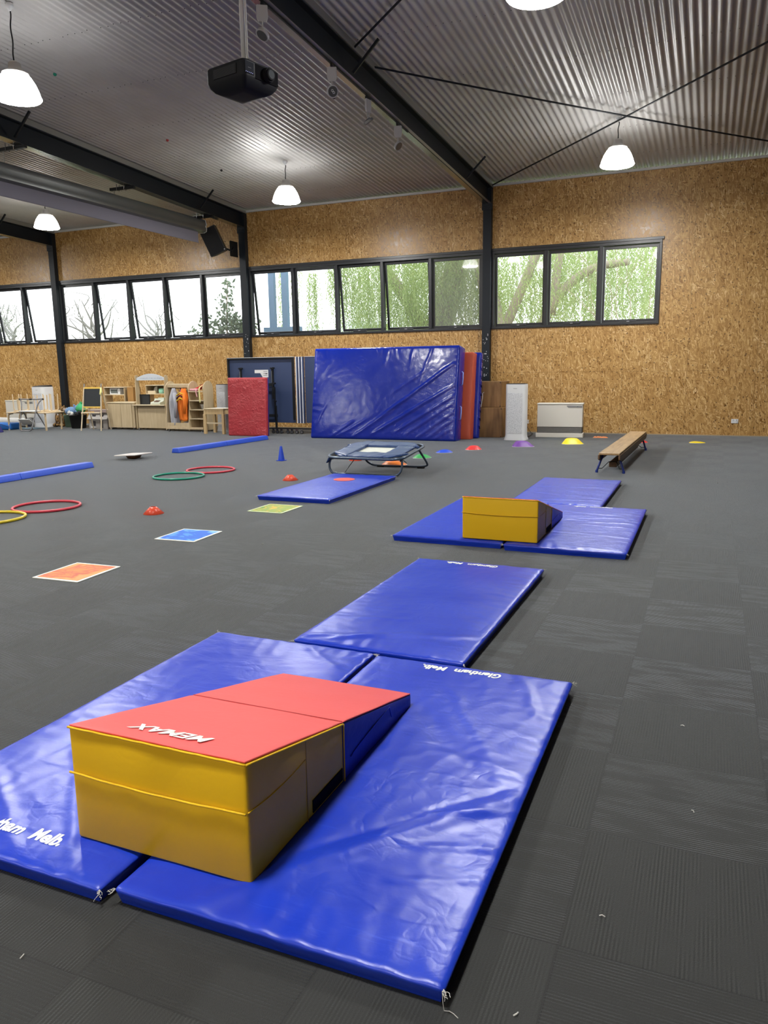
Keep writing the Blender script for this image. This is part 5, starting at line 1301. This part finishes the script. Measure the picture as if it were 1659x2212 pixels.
# ================================================================== OUTSIDE THE WINDOWS
g = MB().box(-60, 30, YW + .16, 70, -.6, -.5).build('outside_ground', mat('dull_grass', (.12, .15, .06), .9)); tag(g, 'grassy ground outside beyond the windows', 'ground')
def leafmat(name, a, b, trans=.45):
    m = bpy.data.materials.new(name); m.use_nodes = True; t = m.node_tree; bs = t.nodes['Principled BSDF']; out = t.nodes['Material Output']
    oi = t.nodes.new('ShaderNodeNewGeometry'); rp = t.nodes.new('ShaderNodeValToRGB'); rp.color_ramp.elements[0].color = (*a, 1); rp.color_ramp.elements[1].color = (*b, 1)
    t.links.new(oi.outputs['Random Per Island'], rp.inputs[0]); t.links.new(rp.outputs[0], bs.inputs['Base Color']); bs.inputs['Roughness'].default_value = .6
    tl = t.nodes.new('ShaderNodeBsdfTranslucent'); t.links.new(rp.outputs[0], tl.inputs[0]); mx = t.nodes.new('ShaderNodeMixShader'); mx.inputs[0].default_value = trans
    t.links.new(bs.outputs[0], mx.inputs[1]); t.links.new(tl.outputs[0], mx.inputs[2]); t.links.new(mx.outputs[0], out.inputs[0]); return m
m_bark = mat('grey_brown_bark', (.34, .29, .23), .9)
def leaf(q, p, d, L, w):
    s = d.cross(Vector((random.uniform(-1, 1), random.uniform(-1, 1), random.uniform(-.3, .3)))).normalized() * w
    q.add([p - s * .2, p + d * L * .5 - s, p + d * L, p + d * L * .5 + s], [(0, 1, 2, 3)])
def weeping(cx, cy, dens, zones, seed, label, m, trunk):
    random.seed(seed); r = empty('weeping_tree', (0, 0, 0), 0, label, 'tree', 'weeping trees outside the windows')
    q = MB(); tw = MB()
    for (xa, xb, ya, yb, zt0, zt1, l0, l1, n) in zones:
        for _ in range(int(n * dens)):
            x, y = random.uniform(xa, xb), random.uniform(ya, yb); z = random.uniform(zt0, zt1); Ls = random.uniform(l0, l1); k = int(Ls / .055); dx = random.uniform(-.05, .05); ph = random.uniform(0, 6)
            for i in range(k):
                t = i * .055; p = Vector((x + dx * t + .02 * sin(t * 4 + ph), y, z - t))
                leaf(q, p, Vector((random.uniform(-.7, .7), random.uniform(-.5, .5), -random.uniform(.4, 1.0))).normalized(), random.uniform(.07, .13), .014)
    q.build('foliage', m, r)
    for pts, rad in trunk: tw.tube(bez(pts, 5), [rad[0] + (rad[1] - rad[0]) * i / ((len(pts) - 1) * 5) for i in range((len(pts) - 1) * 5 + 1)], 9)
    tw.build('trunk', m_bark, r, smooth=True)
m_leafg = leafmat('pepper_leaf', (.30, .40, .13), (.50, .60, .27), .55)
weeping(-6, 23, 1.0, [(-10.7, -6.2, 21.6, 24.0, 3.2, 6.2, 1.2, 2.6, 1500), (-12.75, -12.3, 21.4, 21.8, 4.0, 5.6, 1.6, 2.6, 30), (-12.05, -11.75, 21.4, 21.8, 4.0, 5.6, .8, 1.3, 22), (-11.55, -11.15, 21.4, 21.8, 3.6, 5.6, 1.6, 2.4, 45), (-10.95, -10.5, 21.4, 22.5, 4.2, 5.6, .9, 1.9, 90)], 3, 'large weeping green tree filling the right half of the middle windows', m_leafg,
        [([(-8.4, 23.6, -.5), (-8.2, 23.5, 1.8), (-7.7, 23.4, 3.2), (-7.1, 23.2, 5.0)], (.55, .32)), ([(-8.2, 23.5, 2.0), (-8.9, 23.3, 3.4), (-10.2, 23.2, 5.2)], (.30, .10))])
weeping(-3, 23, 1.0, [(-6.3, -1.0, 22.5, 25.0, 3.3, 6.4, 1.2, 2.6, 1150), (-6.2, -1.0, 21.0, 22.2, 2.8, 5.0, .4, 1.0, 520)], 8, 'weeping green tree with a forked grey trunk behind the right-hand windows', m_leafg,
        [([(-5.9, 22.2, -.5), (-5.6, 22.2, 1.9), (-5.9, 22.2, 3.0), (-6.3, 22.3, 4.6)], (.34, .24)), ([(-5.65, 22.2, 2.2), (-5.1, 22.2, 3.4), (-4.6, 22.2, 4.6)], (.16, .12)), ([(-4.7, 22.6, -.5), (-4.5, 22.6, 2.6), (-3.4, 22.6, 3.9), (-2.2, 22.4, 4.1)], (.2, .09)), ([(-4.3, 22.6, 2.8), (-4.0, 22.4, 4.8)], (.14, .1))])
random.seed(77)
r = empty('bare_sapling', (-2.2, 19.5, 0), 0, 'thin pale bare twigs right outside the right-hand window', 'shrub')
q = MB()
def twig(p, d, L, rad, dep):
    pts = [p]
    for i in range(5): d = (d + Vector((random.uniform(-.2, .2), random.uniform(-.1, .1), random.uniform(-.12, .16)))).normalized(); pts.append(pts[-1] + d * L / 5)
    q.tube(pts, [rad * (1 - .13 * i) for i in range(6)], 4)
    if dep:
        for k in range(3):
            i = random.randint(1, 5); a = random.choice((-1, 1)) * random.uniform(.4, 1.0)
            twig(pts[i], (d + Vector((a, random.uniform(-.2, .2), .1))).normalized(), L * .62, rad * .55, dep - 1)
for x in (-.1, .15, .35, -.4, .75): twig(Vector((x, 0, -.5)), Vector((random.uniform(-.15, .15), 0, 1)), 3.0, .011, 0); twig(Vector((x, 0, 2.2)), Vector((random.uniform(-.3, .3), 0, 1)), 1.7, .011, 3)
q.build('twigs', mat('pale_twig_bark', (.42, .36, .26), .8), r)
# bare and leafy trees to the left
def crown(name, x, y, label, m, spots, trunk, mt=m_bark, n=900, s=.06, cat='tree', grp=None):
    r = empty(name, (x, y, 0), 0, label, cat, grp)
    q = MB()
    for cx, cz, rad, nn in spots:
        for _ in range(nn):
            a = random.uniform(0, 2 * pi); rr = rad * sqrt(random.random()); p = Vector((cx + rr * cos(a), random.uniform(-rad, rad) * .6, cz + rr * sin(a)))
            leaf(q, p, Vector((random.uniform(-1, 1), random.uniform(-1, 1), random.uniform(-1, 1))).normalized(), random.uniform(.8, 1.5) * s, s * .32)
    q.build('foliage', m, r)
    t = MB()
    for pts, ra in trunk: 
        P = bez(pts, 5); t.tube(P, [ra[0] + (ra[1] - ra[0]) * i / (len(P) - 1) for i in range(len(P))], 7)
    t.build('branches', mt, r, smooth=True)
m_lg = leafmat('grey_green_leaf', (.10, .14, .09), (.18, .24, .15), .3)
sh = [(random.uniform(-.9, 1.0), 2.2 + random.uniform(0, .6), .28, 45) for _ in range(12)] + [(.05, 3.0, .3, 90), (.0, 3.4, .25, 50), (.1, 3.8, .18, 30), (-.05, 2.5, .5, 170), (.75, 2.7, .3, 60), (-1.1, 2.4, .25, 40)]
crown('leafy_shrub', -13.2, 19.6, 'leafy grey-green shrub seen through the windows left of the loudspeaker', m_lg, sh, [([(0, 0, -.5), (0, 0, 2.4), (.1, 0, 3.9)], (.04, .012)), ([(0, 0, 1.8), (.5, 0, 2.5), (.9, 0, 2.9)], (.02, .008)), ([(0, 0, 1.8), (-.6, 0, 2.3), (-1.1, 0, 2.5)], (.02, .008))], s=.12, cat='shrub')
m_pb = mat('hazy_pale_bark', (.24, .24, .22), .9)
m_pl = leafmat('hazy_pale_leaf', (.20, .23, .17), (.30, .34, .24), .3)
def bare(x, y, seed, label, h=5, leaves=260):
    random.seed(seed); tr = [([(0, 0, -.5), (.1, 0, 1.6), (-.15, 0, 2.8)], (.20, .12))]
    for _ in range(11):
        a = Vector((random.uniform(-.2, .15), 0, random.uniform(2.0, 3.2))); dx = random.uniform(-1.6, 1.6); tr.append(([a, a + Vector((dx * .5, 0, .5)), a + Vector((dx, random.uniform(-.5, .5), random.uniform(.6, 1.8)))], (.06, .012)))
        b = a + Vector((dx, 0, 1.0)); tr.append(([b, b + Vector((random.uniform(-.5, .5), 0, .4)), b + Vector((random.uniform(-.9, .9), 0, random.uniform(-.2, .9)))], (.02, .006)))
    sp = [(random.uniform(-1.6, 1.6), random.uniform(2.2, 4.2), .5, leaves // 8) for _ in range(8)]
    crown('bare_tree', x, y, label, m_pl, sp, tr, m_pb, s=.07, grp='thin branched trees far outside the left windows')
bare(-24.2, 26.0, 5, 'pale branching tree behind the leftmost pane right of the far left column', leaves=200)
bare(-22.0, 27.5, 9, 'pale slender tree behind the second pane right of the far left column', leaves=120)
bare(-28.2, 25.5, 13, 'pale leafy tree behind the windows at the left edge', leaves=900)
bare(-30.6, 26.5, 17, 'pale leafy tree cut by the left edge of the windows', leaves=900)
hd = crown('distant_hedge', -23.5, 30, 'pale hedge low behind the left windows', m_pl, [(-4 + i * .8, 2.0 + .25 * sin(i * 2.1), .55, 130) for i in range(16)], [([(0, 0, -.5), (0, 0, 1.5)], (.05, .03))], m_pb, s=.10, cat='hedge')
# neighbouring roofs and posts
r = empty('neighbour_building', (-12.6, 25.2, 0), 0, 'low neighbouring building with a pale grey hipped roof outside the middle windows', 'building')
m_rf = mat('pale_grey_roof', (.42, .46, .48), .5); m_wl = mat('pale_blue_wall', (.40, .48, .55), .7)
MB().box(-3.4, 3.0, 0, 4, -.5, 2.35).build('wall', m_wl, r)
MB().add([(-3.7, -.3, 2.35), (3.3, -.3, 2.35), (3.3, 4.3, 2.35), (-3.7, 4.3, 2.35), (-1.2, 2.0, 3.15), (.8, 2.0, 3.15)], [(0, 1, 5, 4), (2, 3, 4, 5), (1, 2, 5), (3, 0, 4), (3, 2, 1, 0)]).build('roof', m_rf, r)
MB().box(1.6, 2.4, -.8, -.4, 2.3, 2.85).build('roof_vent', mat('pale_vent', (.5, .54, .54), .5), r, bevel=.05)
r = empty('verandah_frame', (-11.93, 20.5, 0), 0, 'slate blue verandah posts outside the window beside the loudspeaker column', 'verandah')
m_vp = mat('slate_blue_post', (.13, .22, .34), .5)
for x in (-.22, .22): MB().box(x - .09, x + .09, -.07, .07, -.5, 4.6).build('post', m_vp, r)
MB().box(-.5, .7, -.1, .1, 2.15, 2.62).build('fascia', m_vp, r)

# ------------------------------------------------------------------ fittings that belong to one part become its sub-parts
SUB = {'castor_hub': 'castor_wheel', 'lens_glass': 'lens_barrel', 'lens': 'lamp_head', 'reflector_ring': 'lamp_head', 'rubber_foot': 'leg', 'display_window': 'display',
       'maker_badge': 'control_panel', 'status_light': 'control_panel', 'control_knob': 'control_strip', 'label_print': 'paper_label', 'faded_sign_print': 'arched_sign',
       'castor_fork': 'castor', 'paint_scuffs': 'post', 'grille_slats': 'air_grille', 'piping': 'bag_body'}
def centre(o):
    vs = o.data.vertices; k = max(1, len(vs) // 200); n = 0; c = Vector()
    for i in range(0, len(vs), k): c += vs[i].co; n += 1
    return c / n
base = lambda o: o.name.split('.')[0]
for o in list(bpy.data.objects):
    if o.parent is None and o.type == 'EMPTY':
        kids = [c for c in bpy.data.objects if c.parent == o and c.type == 'MESH']
        for c in kids:
            t = SUB.get(base(c))
            if not t: continue
            cand = [p for p in kids if base(p) == t and p.location.length < 1e-6 and c.location.length < 1e-6]
            if cand: c.parent = min(cand, key=lambda p: (centre(p) - centre(c)).length)
